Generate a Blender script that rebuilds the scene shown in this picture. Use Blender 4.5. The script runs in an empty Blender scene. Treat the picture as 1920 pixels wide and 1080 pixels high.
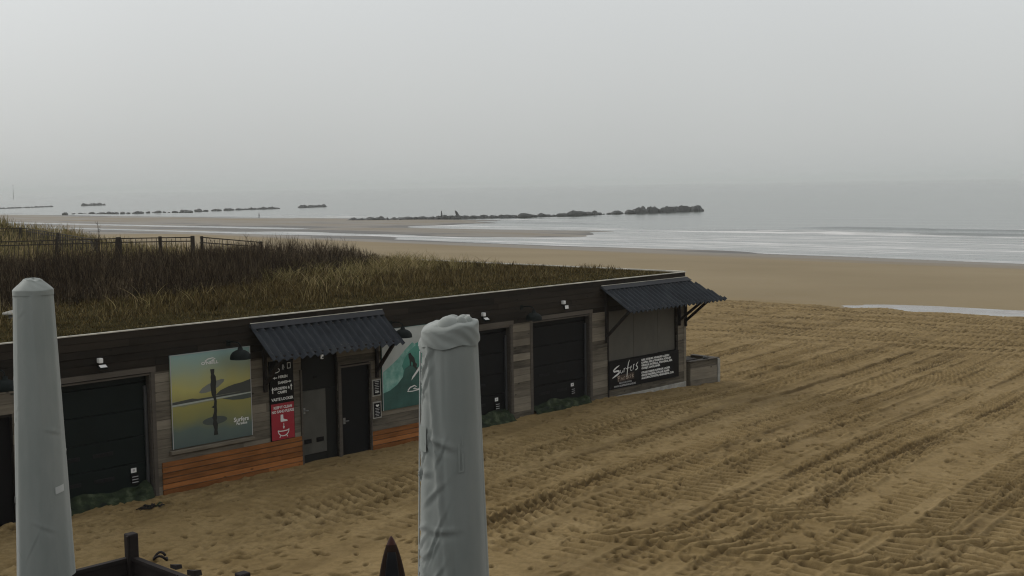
import bpy, bmesh, math, random
import numpy as np
from mathutils import Vector, Matrix
random.seed(7); rng = np.random.default_rng(11)
S = bpy.context.scene; COL = S.collection; R = math.radians

# ---------------------------------------------------------------- camera
cd = bpy.data.cameras.new('camera'); cam = bpy.data.objects.new('camera', cd); COL.objects.link(cam)
rt = Vector((0.99987365, -0.00131879, -0.01584152)); up = Vector((0.01589632, 0.08295163, 0.99642678)); fw = Vector((0, 0.9965527, -0.08296211))
m = Matrix((rt, up, -fw)).transposed().to_4x4(); m.translation = (0, 0, 6.2); cam.matrix_world = m
cd.sensor_width = 36; cd.lens = 2322.066 / 1920 * 36; cd.clip_start = 0.1; cd.clip_end = 40000
S.camera = cam
S.render.resolution_x, S.render.resolution_y = 1024, 576
# ---------------------------------------------------------------- world, sun, exposure
W = bpy.data.worlds.new('World'); S.world = W; W.use_nodes = True
nt = W.node_tree; nt.nodes.clear()
out = nt.nodes.new('ShaderNodeOutputWorld'); bg = nt.nodes.new('ShaderNodeBackground'); bg.inputs['Strength'].default_value = 0.1
sky = nt.nodes.new('ShaderNodeTexSky'); sky.sky_type = 'NISHITA'; sky.sun_disc = False
SUN_EL, SUN_ROT = R(34), R(-58)
sky.sun_elevation = SUN_EL; sky.sun_rotation = SUN_ROT; sky.dust_density = 5; sky.air_density = 1.5
hs = nt.nodes.new('ShaderNodeHueSaturation'); hs.inputs['Saturation'].default_value = 0.12
tc = nt.nodes.new('ShaderNodeTexCoord'); sep = nt.nodes.new('ShaderNodeSeparateXYZ')
ramp = nt.nodes.new('ShaderNodeValToRGB'); cr = ramp.color_ramp
def srgb(r, g, b):
    f = lambda c: (c / 255 / 12.92) if c / 255 <= .04045 else ((c / 255 + .055) / 1.055) ** 2.4
    return (f(r), f(g), f(b), 1)
cr.elements[0].position = 0.0; cr.elements[0].color = (.535, .555, .548, 1)
cr.elements[1].position = 1.0; cr.elements[1].color = (.74, .76, .775, 1)
for p_, c_ in ((.03, (.59, .608, .60, 1)), (.07, (.63, .65, .645, 1)), (.15, (.70, .725, .73, 1))):
    e = cr.elements.new(p_); e.color = c_
mx = nt.nodes.new('ShaderNodeMix'); mx.data_type = 'RGBA'; mx.inputs[0].default_value = 0.86
sc = nt.nodes.new('ShaderNodeVectorMath'); sc.operation = 'SCALE'; sc.inputs['Scale'].default_value = 10.0
# soft patchiness of the cloud sheet
ns = nt.nodes.new('ShaderNodeTexNoise'); ns.inputs['Scale'].default_value = 2.2; ns.inputs['Detail'].default_value = 2
mr = nt.nodes.new('ShaderNodeMapRange'); mr.inputs['From Min'].default_value = .3; mr.inputs['From Max'].default_value = .7; mr.inputs['To Min'].default_value = 9.5; mr.inputs['To Max'].default_value = 10.4
L = nt.links.new
L(tc.outputs['Generated'], sep.inputs[0]); L(sep.outputs['Z'], ramp.inputs[0]); L(ramp.outputs[0], sc.inputs[0])
L(tc.outputs['Generated'], ns.inputs['Vector']); L(ns.outputs[0], mr.inputs[0]); L(mr.outputs[0], sc.inputs['Scale'])
L(sky.outputs[0], hs.inputs['Color']); L(hs.outputs[0], mx.inputs['A']); L(sc.outputs[0], mx.inputs['B'])
L(mx.outputs['Result'], bg.inputs['Color']); L(bg.outputs[0], out.inputs['Surface'])
sd = bpy.data.lights.new('sun', 'SUN'); so = bpy.data.objects.new('sun', sd); COL.objects.link(so)
sd.energy = 0.9; sd.angle = R(16); sd.color = (1, .96, .9)
sdir = Vector((math.sin(SUN_ROT) * math.cos(SUN_EL), math.cos(SUN_ROT) * math.cos(SUN_EL), math.sin(SUN_EL)))
so.rotation_euler = sdir.to_track_quat('Z', 'Y').to_euler()
S.view_settings.view_transform = 'Standard'; S.view_settings.look = 'None'; S.view_settings.exposure = 0; S.view_settings.gamma = 1
S.cycles.use_denoising = True; S.cycles.pixel_filter_type = 'BLACKMAN_HARRIS'; S.cycles.filter_width = 1.15; S.cycles.max_bounces = 6; S.cycles.volume_bounces = 1
try: S.cycles.denoiser = 'OPENIMAGEDENOISE'
except Exception: pass

# ---------------------------------------------------------------- frames: u seaward along the cabin front, v inland-left
TH = 0.811620946; CX, CY = 5.21231085, 37.2091926
AU = np.array([math.cos(TH), math.sin(TH)]); AV = np.array([-math.sin(TH), math.cos(TH)])
def L2W(u, v, z=0): return (CX + u * AU[0] + v * AV[0], CY + u * AU[1] + v * AV[1], z)
def W2L(x, y): return ((x - CX) * AU[0] + (y - CY) * AU[1], (x - CX) * AV[0] + (y - CY) * AV[1])

# ---------------------------------------------------------------- helpers
def link(o, parent=None):
    COL.objects.link(o)
    if parent is not None: o.parent = parent
    return o
def tag(o, label=None, cat=None, group=None, kind=None):
    if label: o['label'] = label
    if cat: o['category'] = cat
    if group: o['group'] = group
    if kind: o['kind'] = kind
    return o
def thing(name, loc, rz=0, label=None, cat=None, group=None):
    o = bpy.data.objects.new(name, None); o.empty_display_size = .2
    o.location = loc; o.rotation_euler = (0, 0, rz)
    return tag(link(o), label, cat, group)
class MB:
    def __init__(self): self.v = []; self.f = []; self.mi = []; self.mats = []; self.sm = []
    def _m(self, m):
        if m not in self.mats: self.mats.append(m)
        return self.mats.index(m)
    def add(self, vs, fs, m=None, smooth=False):
        o = len(self.v); k = self._m(m)
        self.v += [tuple(p) for p in vs]
        for f in fs: self.f.append(tuple(i + o for i in f)); self.mi.append(k); self.sm.append(smooth)
    def box(self, x0, x1, y0, y1, z0, z1, m=None, c=0.0, jit=0.0):
        if c <= 0:
            vs = [(x0, y0, z0), (x1, y0, z0), (x1, y1, z0), (x0, y1, z0), (x0, y0, z1), (x1, y0, z1), (x1, y1, z1), (x0, y1, z1)]
            if jit: vs = [(a + random.uniform(-jit, jit), b, d + random.uniform(-jit, jit)) for a, b, d in vs]
            self.add(vs, [(3, 2, 1, 0), (4, 5, 6, 7), (0, 1, 5, 4), (1, 2, 6, 5), (2, 3, 7, 6), (3, 0, 4, 7)], m)
        else:
            bm = bmesh.new(); bmesh.ops.create_cube(bm, size=1)
            for w in bm.verts: w.co = Vector(((x0 + x1) / 2 + w.co.x * (x1 - x0), (y0 + y1) / 2 + w.co.y * (y1 - y0), (z0 + z1) / 2 + w.co.z * (z1 - z0)))
            bmesh.ops.bevel(bm, geom=bm.edges[:], offset=c, segments=1, affect='EDGES')
            self.bm(bm, m)
    def bm(self, bm, m=None, smooth=False, mat=None):
        bm.verts.ensure_lookup_table()
        vs = [(mat @ w.co) if mat else w.co.copy() for w in bm.verts]
        self.add(vs, [[w.index for w in f.verts] for f in bm.faces], m, smooth); bm.free()
    def tube(self, pts, rs, m=None, n=8, cap=True, smooth=True):
        pts = [Vector(p) for p in pts]
        if not isinstance(rs, (list, tuple)): rs = [rs] * len(pts)
        vs = []; fs = []
        prev = None
        for i, p in enumerate(pts):
            t = (pts[min(i + 1, len(pts) - 1)] - pts[max(i - 1, 0)]).normalized()
            a = t.orthogonal().normalized() if prev is None else (prev - t * prev.dot(t)).normalized()
            prev = a; b = t.cross(a)
            for k in range(n):
                an = 2 * math.pi * k / n; vs.append(p + (a * math.cos(an) + b * math.sin(an)) * rs[i])
        for i in range(len(pts) - 1):
            for k in range(n): fs.append((i * n + k, i * n + (k + 1) % n, (i + 1) * n + (k + 1) % n, (i + 1) * n + k))
        if cap: fs.append(tuple(range(n))[::-1]); fs.append(tuple((len(pts) - 1) * n + k for k in range(n)))
        self.add(vs, fs, m, smooth)
    def bar(self, a, b, w, h, m=None):                      # square timber between two points
        a = Vector(a); b = Vector(b); t = (b - a).normalized(); x = t.cross(Vector((0, 0, 1)))
        x = x.normalized() if x.length > 1e-4 else Vector((1, 0, 0)); y = x.cross(t)
        vs = [p + x * (sx * w / 2) + y * (sy * h / 2) for p in (a, b) for sx, sy in ((-1, -1), (1, -1), (1, 1), (-1, 1))]
        self.add(vs, [(0, 3, 2, 1), (4, 5, 6, 7), (0, 1, 5, 4), (1, 2, 6, 5), (2, 3, 7, 6), (3, 0, 4, 7)], m)
    def lathe(self, prof, m=None, n=24, c=(0, 0, 0), smooth=True):
        vs = []; fs = []
        for r, z in prof:
            for k in range(n): a = 2 * math.pi * k / n; vs.append((c[0] + r * math.cos(a), c[1] + r * math.sin(a), c[2] + z))
        for i in range(len(prof) - 1):
            for k in range(n): fs.append((i * n + k, i * n + (k + 1) % n, (i + 1) * n + (k + 1) % n, (i + 1) * n + k))
        self.add(vs, fs, m, smooth)
    def flat(self, pts, y, m):                              # printed shape on a board that faces -y
        self.add([(x, y, z) for x, z in pts], [tuple(range(len(pts)))], m)
    def stroke(self, pts, w, y, m):                         # printed brush stroke: ribbon of quads
        ws = w if isinstance(w, (list, tuple)) else [w] * len(pts)
        vs = []
        for i, (x, z) in enumerate(pts):
            x0, z0 = pts[max(i - 1, 0)]; x1, z1 = pts[min(i + 1, len(pts) - 1)]
            dx, dz = x1 - x0, z1 - z0; l = math.hypot(dx, dz) or 1
            nx, nz = -dz / l, dx / l
            vs += [(x + nx * ws[i] / 2, y, z + nz * ws[i] / 2), (x - nx * ws[i] / 2, y, z - nz * ws[i] / 2)]
        self.add(vs, [(2 * i, 2 * i + 1, 2 * i + 3, 2 * i + 2) for i in range(len(pts) - 1)], m)
    def text(self, s, x, z, size, y, m, align='CENTER', sx=1.0, bold=0.0):
        c = bpy.data.curves.new('lettering', 'FONT'); c.body = s; c.size = size; c.align_x = align; c.align_y = 'CENTER'; c.resolution_u = 2; c.offset = bold
        o = bpy.data.objects.new('lettering', c); COL.objects.link(o)
        me = bpy.data.meshes.new_from_object(o.evaluated_get(bpy.context.evaluated_depsgraph_get()))
        self.add([(x + p.co.x * sx, y, z + p.co.y) for p in me.vertices], [tuple(f.vertices) for f in me.polygons], m)
        bpy.data.objects.remove(o); bpy.data.curves.remove(c); bpy.data.meshes.remove(me)
    def build(self, name, parent=None, loc=None, rz=0):
        me = bpy.data.meshes.new(name); me.from_pydata(self.v, [], self.f)
        for m in self.mats: me.materials.append(m)
        me.polygons.foreach_set('material_index', self.mi); me.polygons.foreach_set('use_smooth', self.sm); me.update()
        o = bpy.data.objects.new(name, me)
        if loc is not None: o.location = loc; o.rotation_euler = (0, 0, rz)
        return link(o, parent)
def np_mesh(name, V, F, mat, smooth=True, parent=None):     # V (n,3), F (m,k) as arrays
    me = bpy.data.meshes.new(name); n, k = F.shape
    me.vertices.add(len(V)); me.vertices.foreach_set('co', V.astype(np.float32).ravel())
    me.loops.add(n * k); me.loops.foreach_set('vertex_index', F.astype(np.int32).ravel())
    me.polygons.add(n); me.polygons.foreach_set('loop_start', np.arange(0, n * k, k, dtype=np.int32)); me.polygons.foreach_set('loop_total', np.full(n, k, np.int32))
    me.polygons.foreach_set('use_smooth', np.full(n, smooth)); me.update(calc_edges=True); me.materials.append(mat)
    o = bpy.data.objects.new(name, me); return link(o, parent)
def grid_faces(r, c):
    i = np.arange(r - 1)[:, None] * c + np.arange(c - 1)[None, :]
    return np.stack([i, i + 1, i + c + 1, i + c], -1).reshape(-1, 4)
def hash2(ix, iy, k):
    h = (ix.astype(np.int64) * 374761393 + iy.astype(np.int64) * 668265263 + k * 974634777) & 0x7fffffff
    h = ((h ^ (h >> 13)) * 1274126177) & 0x7fffffff
    return ((h ^ (h >> 16)) & 0xffff) / 65535.0
def vnoise(x, y, k=0):                                      # value noise, 0..1
    ix = np.floor(x); iy = np.floor(y); fx = x - ix; fy = y - iy
    fx = fx * fx * (3 - 2 * fx); fy = fy * fy * (3 - 2 * fy)
    a = hash2(ix, iy, k); b = hash2(ix + 1, iy, k); c = hash2(ix, iy + 1, k); d = hash2(ix + 1, iy + 1, k)
    return (a * (1 - fx) + b * fx) * (1 - fy) + (c * (1 - fx) + d * fx) * fy
def fbm(x, y, o=3, k=0):
    t = 0; a = .5; s = 0
    for i in range(o): t = t + a * vnoise(x * 2 ** i + 17.3 * i, y * 2 ** i - 9.1 * i, k + i); s += a; a *= .5
    return t / s
def sst(x, a, b): t = np.clip((x - a) / (b - a), 0, 1); return t * t * (3 - 2 * t)

# ---------------------------------------------------------------- materials
class M:
    def __init__(s, name, col=(.5, .5, .5), rough=.6, metal=0, spec=None):
        s.m = bpy.data.materials.new(name); s.m.use_nodes = True; s.t = s.m.node_tree
        s.b = s.t.nodes['Principled BSDF']; s.b.inputs['Base Color'].default_value = (*col[:3], 1)
        s.b.inputs['Roughness'].default_value = rough; s.b.inputs['Metallic'].default_value = metal
        if spec is not None: s.b.inputs['Specular IOR Level'].default_value = spec
    def n(s, t, **kw):
        q = s.t.nodes.new(t)
        for k, v in kw.items():
            if k in q.inputs: q.inputs[k].default_value = v
            else: setattr(q, k, v)
        return q
    def l(s, a, b): s.t.links.new(a, b); return s
    def noise(s, scale, detail=4, vec=None, stretch=None, coord='Object', rough=.6):
        t = s.n('ShaderNodeTexCoord'); v = t.outputs[coord]
        if stretch: mp = s.n('ShaderNodeMapping'); mp.inputs['Scale'].default_value = stretch; s.l(v, mp.inputs[0]); v = mp.outputs[0]
        q = s.n('ShaderNodeTexNoise', Scale=scale, Detail=detail, Roughness=rough); s.l(v, q.inputs['Vector']); return q.outputs[0]
    def ramp(s, fac, stops):
        r = s.n('ShaderNodeValToRGB'); e = r.color_ramp.elements
        e[0].position, e[0].color = stops[0][0], (*stops[0][1][:3], 1); e[1].position, e[1].color = stops[-1][0], (*stops[-1][1][:3], 1)
        for p_, c_ in stops[1:-1]: x = e.new(p_); x.color = (*c_[:3], 1)
        s.l(fac, r.inputs[0]); return r.outputs[0]
    def mix(s, fac, a, b, mode='MIX'):
        q = s.n('ShaderNodeMix'); q.data_type = 'RGBA'; q.blend_type = mode
        for sock, val in ((q.inputs[0], fac), (q.inputs['A'], a), (q.inputs['B'], b)):
            if hasattr(val, 'is_output'): s.l(val, sock)
            elif isinstance(val, (int, float)): sock.default_value = val
            else: sock.default_value = (*val[:3], 1)
        return q.outputs['Result']
    def math(s, op, a, b=0.0, c=None):
        q = s.n('ShaderNodeMath'); q.operation = op
        for i, val in enumerate((a, b, c)):
            if val is None: continue
            if hasattr(val, 'is_output'): s.l(val, q.inputs[i])
            else: q.inputs[i].default_value = val
        return q.outputs[0]
    def mrange(s, x, a, b, c, d, smooth=False):
        q = s.n('ShaderNodeMapRange'); q.interpolation_type = 'SMOOTHSTEP' if smooth else 'LINEAR'
        s.l(x, q.inputs['Value'])
        for i, v in zip(('From Min', 'From Max', 'To Min', 'To Max'), (a, b, c, d)): q.inputs[i].default_value = v
        return q.outputs['Result']
    def color(s, c): s.l(c, s.b.inputs['Base Color']); return s
    def rough(s, c): s.l(c, s.b.inputs['Roughness']); return s
    def bump(s, h, strength=.3, dist=.02):
        q = s.n('ShaderNodeBump', Strength=strength, Distance=dist); s.l(h, q.inputs['Height']); s.l(q.outputs[0], s.b.inputs['Normal']); return s
def speck(name, col, rough=.6, metal=0, amp=.25, scale=6, bump=0.0, stretch=None, spec=None):
    a = M(name, col, rough, metal, spec); nz = a.noise(scale, 5, stretch=stretch)
    lo = [c * (1 - amp) for c in col[:3]]; hi = [min(1, c * (1 + amp)) for c in col[:3]]
    a.color(a.ramp(nz, [(.3, lo), (.7, hi)])); a.rough(a.mrange(nz, .3, .7, max(.05, rough - .1), min(1, rough + .1)))
    if bump: a.bump(nz, bump, .02)
    return a.m
def wood(name, dark, light, stretch=(1.2, 8, 14), rough=.75, knots=True):
    a = M(name, light, rough, spec=.15); g = a.n('ShaderNodeNewGeometry')
    nz = a.noise(1.6, 6, stretch=stretch, rough=.65); n2 = a.noise(.9, 3)
    f = a.math('ADD', a.math('MULTIPLY', nz, .55), a.math('MULTIPLY', g.outputs['Random Per Island'], .38))
    f = a.math('ADD', f, a.math('MULTIPLY', n2, .42))
    mid = [(d + l) / 2 for d, l in zip(dark, light)]
    c = a.ramp(f, [(.36, dark), (.66, mid), (.98, light)])
    if knots:
        vz = a.n('ShaderNodeTexVoronoi', Scale=1.0); t = a.n('ShaderNodeTexCoord'); mp = a.n('ShaderNodeMapping'); mp.inputs['Scale'].default_value = (2.4, 5, 5)
        a.l(t.outputs['Object'], mp.inputs[0]); a.l(mp.outputs[0], vz.inputs['Vector'])
        k = a.mrange(vz.outputs['Distance'], .06, .13, .75, 0, True); c = a.mix(k, c, [d * .45 for d in dark])
    a.color(c); a.bump(nz, .25, .01); return a.m

m_fascia = wood('dark_stained_wood', (.009, .007, .005), (.034, .026, .0185), stretch=(.8, 6, 10))
m_grey = wood('weathered_grey_wood', (.028, .023, .017), (.255, .222, .172))
m_frame = wood('weathered_frame_wood', (.035, .030, .025), (.12, .103, .085), knots=False)
m_orange = wood('orange_larch_wood', (.085, .032, .009), (.40, .155, .047))
m_blackwood = wood('black_stained_wood', (.010, .008, .007), (.032, .026, .022), knots=False)
m_rail = wood('dark_terrace_wood', (.010, .0078, .0072), (.032, .025, .0225), knots=False)
m_fence = wood('old_fence_wood', (.016, .012, .009), (.06, .048, .034), knots=False)
m_door = speck('green_black_door_steel', (.0065, .0105, .0095), .5, amp=.2, scale=1.6, spec=.12)
m_door2 = speck('black_door_steel', (.0068, .0068, .0072), .5, amp=.2, scale=1.6, spec=.12)
m_black = speck('black_board', (.006, .0055, .006), .55, amp=.2, scale=3, spec=.12)
m_hole = speck('black_recess', (.004, .004, .004), .8, amp=.1)
m_greydoor = speck('grey_door_paint', (.075, .072, .062), .55, amp=.22, scale=2.0, spec=.2)
m_greydoor_dark = speck('dark_grey_door_paint', (.013, .013, .0115), .6, amp=.2, scale=2.0, spec=.15)
m_shutter = speck('dull_shutter_board', (.082, .075, .06), .7, amp=.3, scale=1.4, stretch=(1, 1, .6))
m_sheet = M('slate_corrugated_steel', (.03, .034, .04), .6, spec=.12)
_n = m_sheet.noise(1.6, 5); _n2 = m_sheet.noise(9, 4, stretch=(2.5, .4, .4)); _f = m_sheet.math('ADD', m_sheet.math('MULTIPLY', _n, .6), m_sheet.math('MULTIPLY', _n2, .45))
m_sheet.color(m_sheet.ramp(_f, [(.36, (.018, .020, .0235)), (.55, (.029, .033, .039)), (.68, (.042, .045, .048)), (.8, (.07, .058, .044))])); m_sheet = m_sheet.m
m_flash = speck('slate_flashing', (.030, .031, .035), .55, amp=.2, scale=2, spec=.2)
m_grail = speck('grey_rail_steel', (.045, .046, .048), .45, amp=.2, scale=3)
m_trim = speck('pale_roof_trim', (.50, .475, .41), .55, amp=.4, scale=2.2)
m_conc = speck('pale_concrete', (.30, .29, .26), .85, amp=.3, scale=5, bump=.3)
m_white = speck('off_white_plastic', (.7, .7, .68), .5, amp=.06)
m_print = M('white_print', (.66, .66, .64), .6).m
m_printgrey = M('grey_print', (.36, .36, .36), .6).m
m_printbeige = M('beige_print', (.42, .34, .27), .6).m
m_brownpatch = M('brown_print', (.035, .018, .010), .6).m
m_red = speck('red_print', (.30, .008, .022), .5, amp=.1)
m_lamp = speck('dark_lamp_enamel', (.007, .010, .009), .6, amp=.15, spec=.1)
m_net = M('crumpled_green_tarp', (.02, .026, .02), .6, spec=.15)
_n = m_net.noise(5, 5); m_net.color(m_net.ramp(_n, [(.3, (.004, .007, .003)), (.52, (.017, .026, .010)), (.74, (.075, .09, .05))])); m_net.bump(_n, .5, .05); m_net = m_net.m
m_cloth = M('grey_parasol_cloth', (.30, .32, .30), .85)
_n = m_cloth.noise(3, 4, stretch=(1, 1, .35)); _n2 = m_cloth.noise(9, 5, stretch=(1, 1, .5))
m_cloth.color(m_cloth.ramp(_n, [(.3, (.22, .242, .222)), (.7, (.285, .298, .275))])); m_cloth.bump(_n2, .35, .012); m_cloth.b.inputs['Sheen Weight'].default_value = .3; m_cloth = m_cloth.m
m_faded = speck('faded_cloth_print', (.29, .31, .285), .8, amp=.1)
m_tape = speck('pale_tape', (.5, .51, .49), .6, amp=.08)
m_mast = speck('dull_aluminium', (.25, .25, .24), .45, metal=.6, amp=.1)
m_soil = M('roof_soil', (.05, .042, .02), .95, spec=0.0); _n = m_soil.noise(1.2, 6); m_soil.color(m_soil.ramp(_n, [(.3, (.018, .015, .007)), (.5, (.034, .028, .012)), (.72, (.052, .042, .019))])); m_soil.bump(_n, .6, .1); m_soil = m_soil.m
def blade(name, stops, rough=.8):
    a = M(name, stops[0][1], rough, spec=.03); g = a.n('ShaderNodeNewGeometry'); nz = a.noise(.35, 3)
    f = a.math('ADD', a.math('MULTIPLY', g.outputs['Random Per Island'], .6), a.math('MULTIPLY', nz, .5))
    a.color(a.ramp(f, stops)); return a.m
m_grass = blade('dry_olive_grass', [(.2, (.026, .020, .008)), (.45, (.080, .055, .021)), (.68, (.135, .097, .038)), (.92, (.24, .19, .09))])
m_marram = blade('marram_grass', [(.2, (.11, .095, .035)), (.5, (.22, .18, .075)), (.75, (.33, .26, .125)), (.92, (.40, .28, .16))])
m_scrub = blade('dead_brown_scrub', [(.2, (.017, .011, .0075)), (.48, (.041, .029, .018)), (.68, (.075, .054, .033)), (.9, (.21, .16, .10))])
m_rock = speck('wet_dark_rock', (.028, .03, .028), .6, amp=.4, scale=1.2, bump=.5)
m_rockl = m_rock
m_jacket = speck('dark_jacket_cloth', (.02, .02, .025), .8); m_skin = speck('skin', (.35, .2, .14), .6); m_hair = speck('dark_hair', (.02, .014, .01), .7); m_trouser = speck('dark_trousers', (.025, .028, .04), .8)

# sand: dry, damp and shade-darkened patches, wet and shining towards the sea
ms = M('beach_sand', (.24, .17, .08), .9); g = ms.n('ShaderNodeNewGeometry'); sp = ms.n('ShaderNodeSeparateXYZ'); ms.l(g.outputs['Position'], sp.inputs[0]); PZ = sp.outputs['Z']
na = ms.noise(.18, 5); nb = ms.noise(1.1, 5); nc = ms.noise(9, 4)
dry = ms.ramp(ms.math('ADD', ms.math('MULTIPLY', na, .5), ms.math('MULTIPLY', nb, .5)), [(.34, (.212, .146, .064)), (.52, (.278, .197, .092)), (.68, (.338, .247, .124))])
dry = ms.mix(ms.mrange(nc, .42, .66, .0, .4), dry, (.13, .088, .036))
da = ms.n('ShaderNodeAttribute'); da.attribute_name = 'damp_shade'; dry = ms.mix(ms.math('MULTIPLY', da.outputs['Fac'], .8), dry, (.07, .044, .017))  # damp tone plus painted shade of tracks and prints
damp_shade = ms.ramp(ms.noise(.03, 4), [(.35, (.235, .182, .107)), (.65, (.285, .224, .137))])
rotv = ms.n('ShaderNodeTexCoord'); rm = ms.n('ShaderNodeMapping'); rm.vector_type = 'TEXTURE'; rm.inputs['Rotation'].default_value = (0, 0, TH); rm.inputs['Scale'].default_value = (8, 60, 1)
ms.l(rotv.outputs['Object'], rm.inputs[0]); nw = ms.n('ShaderNodeTexNoise', Scale=1.0, Detail=4); ms.l(rm.outputs[0], nw.inputs['Vector'])
zz = ms.math('ADD', PZ, ms.mrange(nw.outputs[0], .3, .7, -.25, .25))
f1 = ms.mrange(zz, -.45, -.95, 0, 1, True); f2 = ms.mrange(zz, -2.7, -3.35, 0, 1, True)
c = ms.mix(f1, dry, damp_shade); c = ms.mix(f2, c, (.175, .145, .11)); c = ms.mix(ms.mrange(zz, -3.36, -3.46, 0, 1, True), c, (.07, .06, .05)); ms.color(c)
ms.rough(ms.mrange(f2, 0, 1, .92, .5))
ms.l(ms.mrange(f2, 0, 1, .08, .22), ms.b.inputs['Specular IOR Level'])
bh = ms.math('ADD', ms.math('MULTIPLY', nc, .5), ms.noise(40, 3)); bp = ms.n('ShaderNodeBump', Strength=.5, Distance=.02); ms.l(bh, bp.inputs['Height']); ms.l(ms.mrange(f1, 0, 1, .9, .04), bp.inputs['Strength']); ms.l(bp.outputs[0], ms.b.inputs['Normal'])
m_sand = ms.m
# sea
mw = M('grey_sea_water', (.045, .06, .05), .18); g = mw.n('ShaderNodeNewGeometry')
def rot_noise(sx, sy, detail=4, off=0):
    t = mw.n('ShaderNodeTexCoord'); q = mw.n('ShaderNodeMapping'); q.vector_type = 'TEXTURE'; q.inputs['Rotation'].default_value = (0, 0, TH); q.inputs['Scale'].default_value = (sx, sy, 1); q.inputs['Location'].default_value = (off, off, 0)
    mw.l(t.outputs['Object'], q.inputs[0]); k = mw.n('ShaderNodeTexNoise', Scale=1.0, Detail=detail); mw.l(q.outputs[0], k.inputs['Vector']); return k.outputs[0]
fa = mw.n('ShaderNodeAttribute'); fa.attribute_name = 'foam'
st = rot_noise(3.0, 45); foam = mw.math('MULTIPLY', fa.outputs['Fac'], mw.mrange(st, .38, .62, .05, 1.4)); foam = mw.math('MULTIPLY', foam, mw.mrange(rot_noise(1.0, 7.0, 5, 13), .36, .6, .45, 1.25)); foam = mw.math('MINIMUM', foam, 1.0)
mw.color(mw.mix(foam, (.045, .06, .05), (.68, .66, .64))); mw.rough(mw.mrange(foam, 0, 1, .16, .6))
mw.bump(mw.math('ADD', rot_noise(2.5, 9), mw.math('MULTIPLY', rot_noise(9, 40, 3, 31), 2.0)), .5, .25); m_sea = mw.m
m_pool = M('shallow_pool_water', (.10, .085, .065), .06); _n = m_pool.noise(.5, 5, stretch=(1, 1, 1)); m_pool.color(m_pool.ramp(_n, [(.36, (.10, .085, .07)), (.52, (.22, .20, .18)), (.66, (.46, .43, .41))])); m_pool.rough(m_pool.mrange(_n, .35, .65, .08, .5)); m_pool.bump(m_pool.noise(1.4, 3), .2, .04); m_pool = m_pool.m

# ---------------------------------------------------------------- ground
def ground(u, v):
    ub = u + 1.3 * (fbm(v / 2.2, u * 0, 3, 34) - .5) * sst(u, 18, 24) * sst(34 - u, 0, 4)
    h = np.interp(ub, [-60, -24, -16, -4, 0, 4, 22, 25.5, 28.5, 34, 45, 70, 100, 111, 122, 140, 400, 1500], [.12, .17, .17, .15, .03, 0, -.02, -.12, -.78, -.98, -.95, -1.75, -3.15, -3.5, -3.62, -3.7, -9, -20])
    wob = .09 * (v - 50)
    us = u - wob * sst(u, 60, 100)
    h2 = np.interp(us, [45, 70, 100, 111, 122, 140, 215, 260, 400, 1500], [-.95, -1.75, -3.15, -3.5, -3.6, -3.64, -3.7, -4.2, -9, -20]); h = np.where(u > 45, h2, h)
    h = h + .10 * (fbm(u / 1.2, v / 5, 3, 33) - .5) * np.exp(-((u - 34) / 4) ** 2) - .30 * sst(17.0 - v + .8 * np.sin(v * .9), 0, 9) * np.exp(-((u - 34.2 + .12 * v) / 2.6) ** 2)
    b2 = sst(v, 112, 150)
    h = h + b2 * (.42 * np.exp(-((u - 150 - .05 * (v - 150)) / 15) ** 2)) - sst(v, 150, 200) * .16 * np.exp(-((u - 129) / 4) ** 2)
    h = h + sst(v, 190, 225) * (.75 * np.exp(-((u - 190) / 16) ** 2) + .3 * np.exp(-((u - 212) / 14) ** 2) * sst(v, 240, 300))
    prof = np.interp(u, [60, 100, 120, 126, 128, 130, 132, 146, 148, 152, 155, 165, 195, 212, 222, 260, 400, 1500], [-1.6, -3.15, -3.36, -3.44, -3.6, -3.6, -3.43, -3.42, -3.62, -3.64, -3.38, -3.2, -3.15, -3.4, -3.62, -4.2, -9, -20])
    q_ = sst(v, 195, 235) * sst(u, 60, 100); h = h * (1 - q_) + prof * q_
    far = sst(u, 95, 115) * (1 - .55 * q_)
    h = h + far * (fbm(u / 14, v / 60, 3, 5) - .5) * .30
    return h
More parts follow.
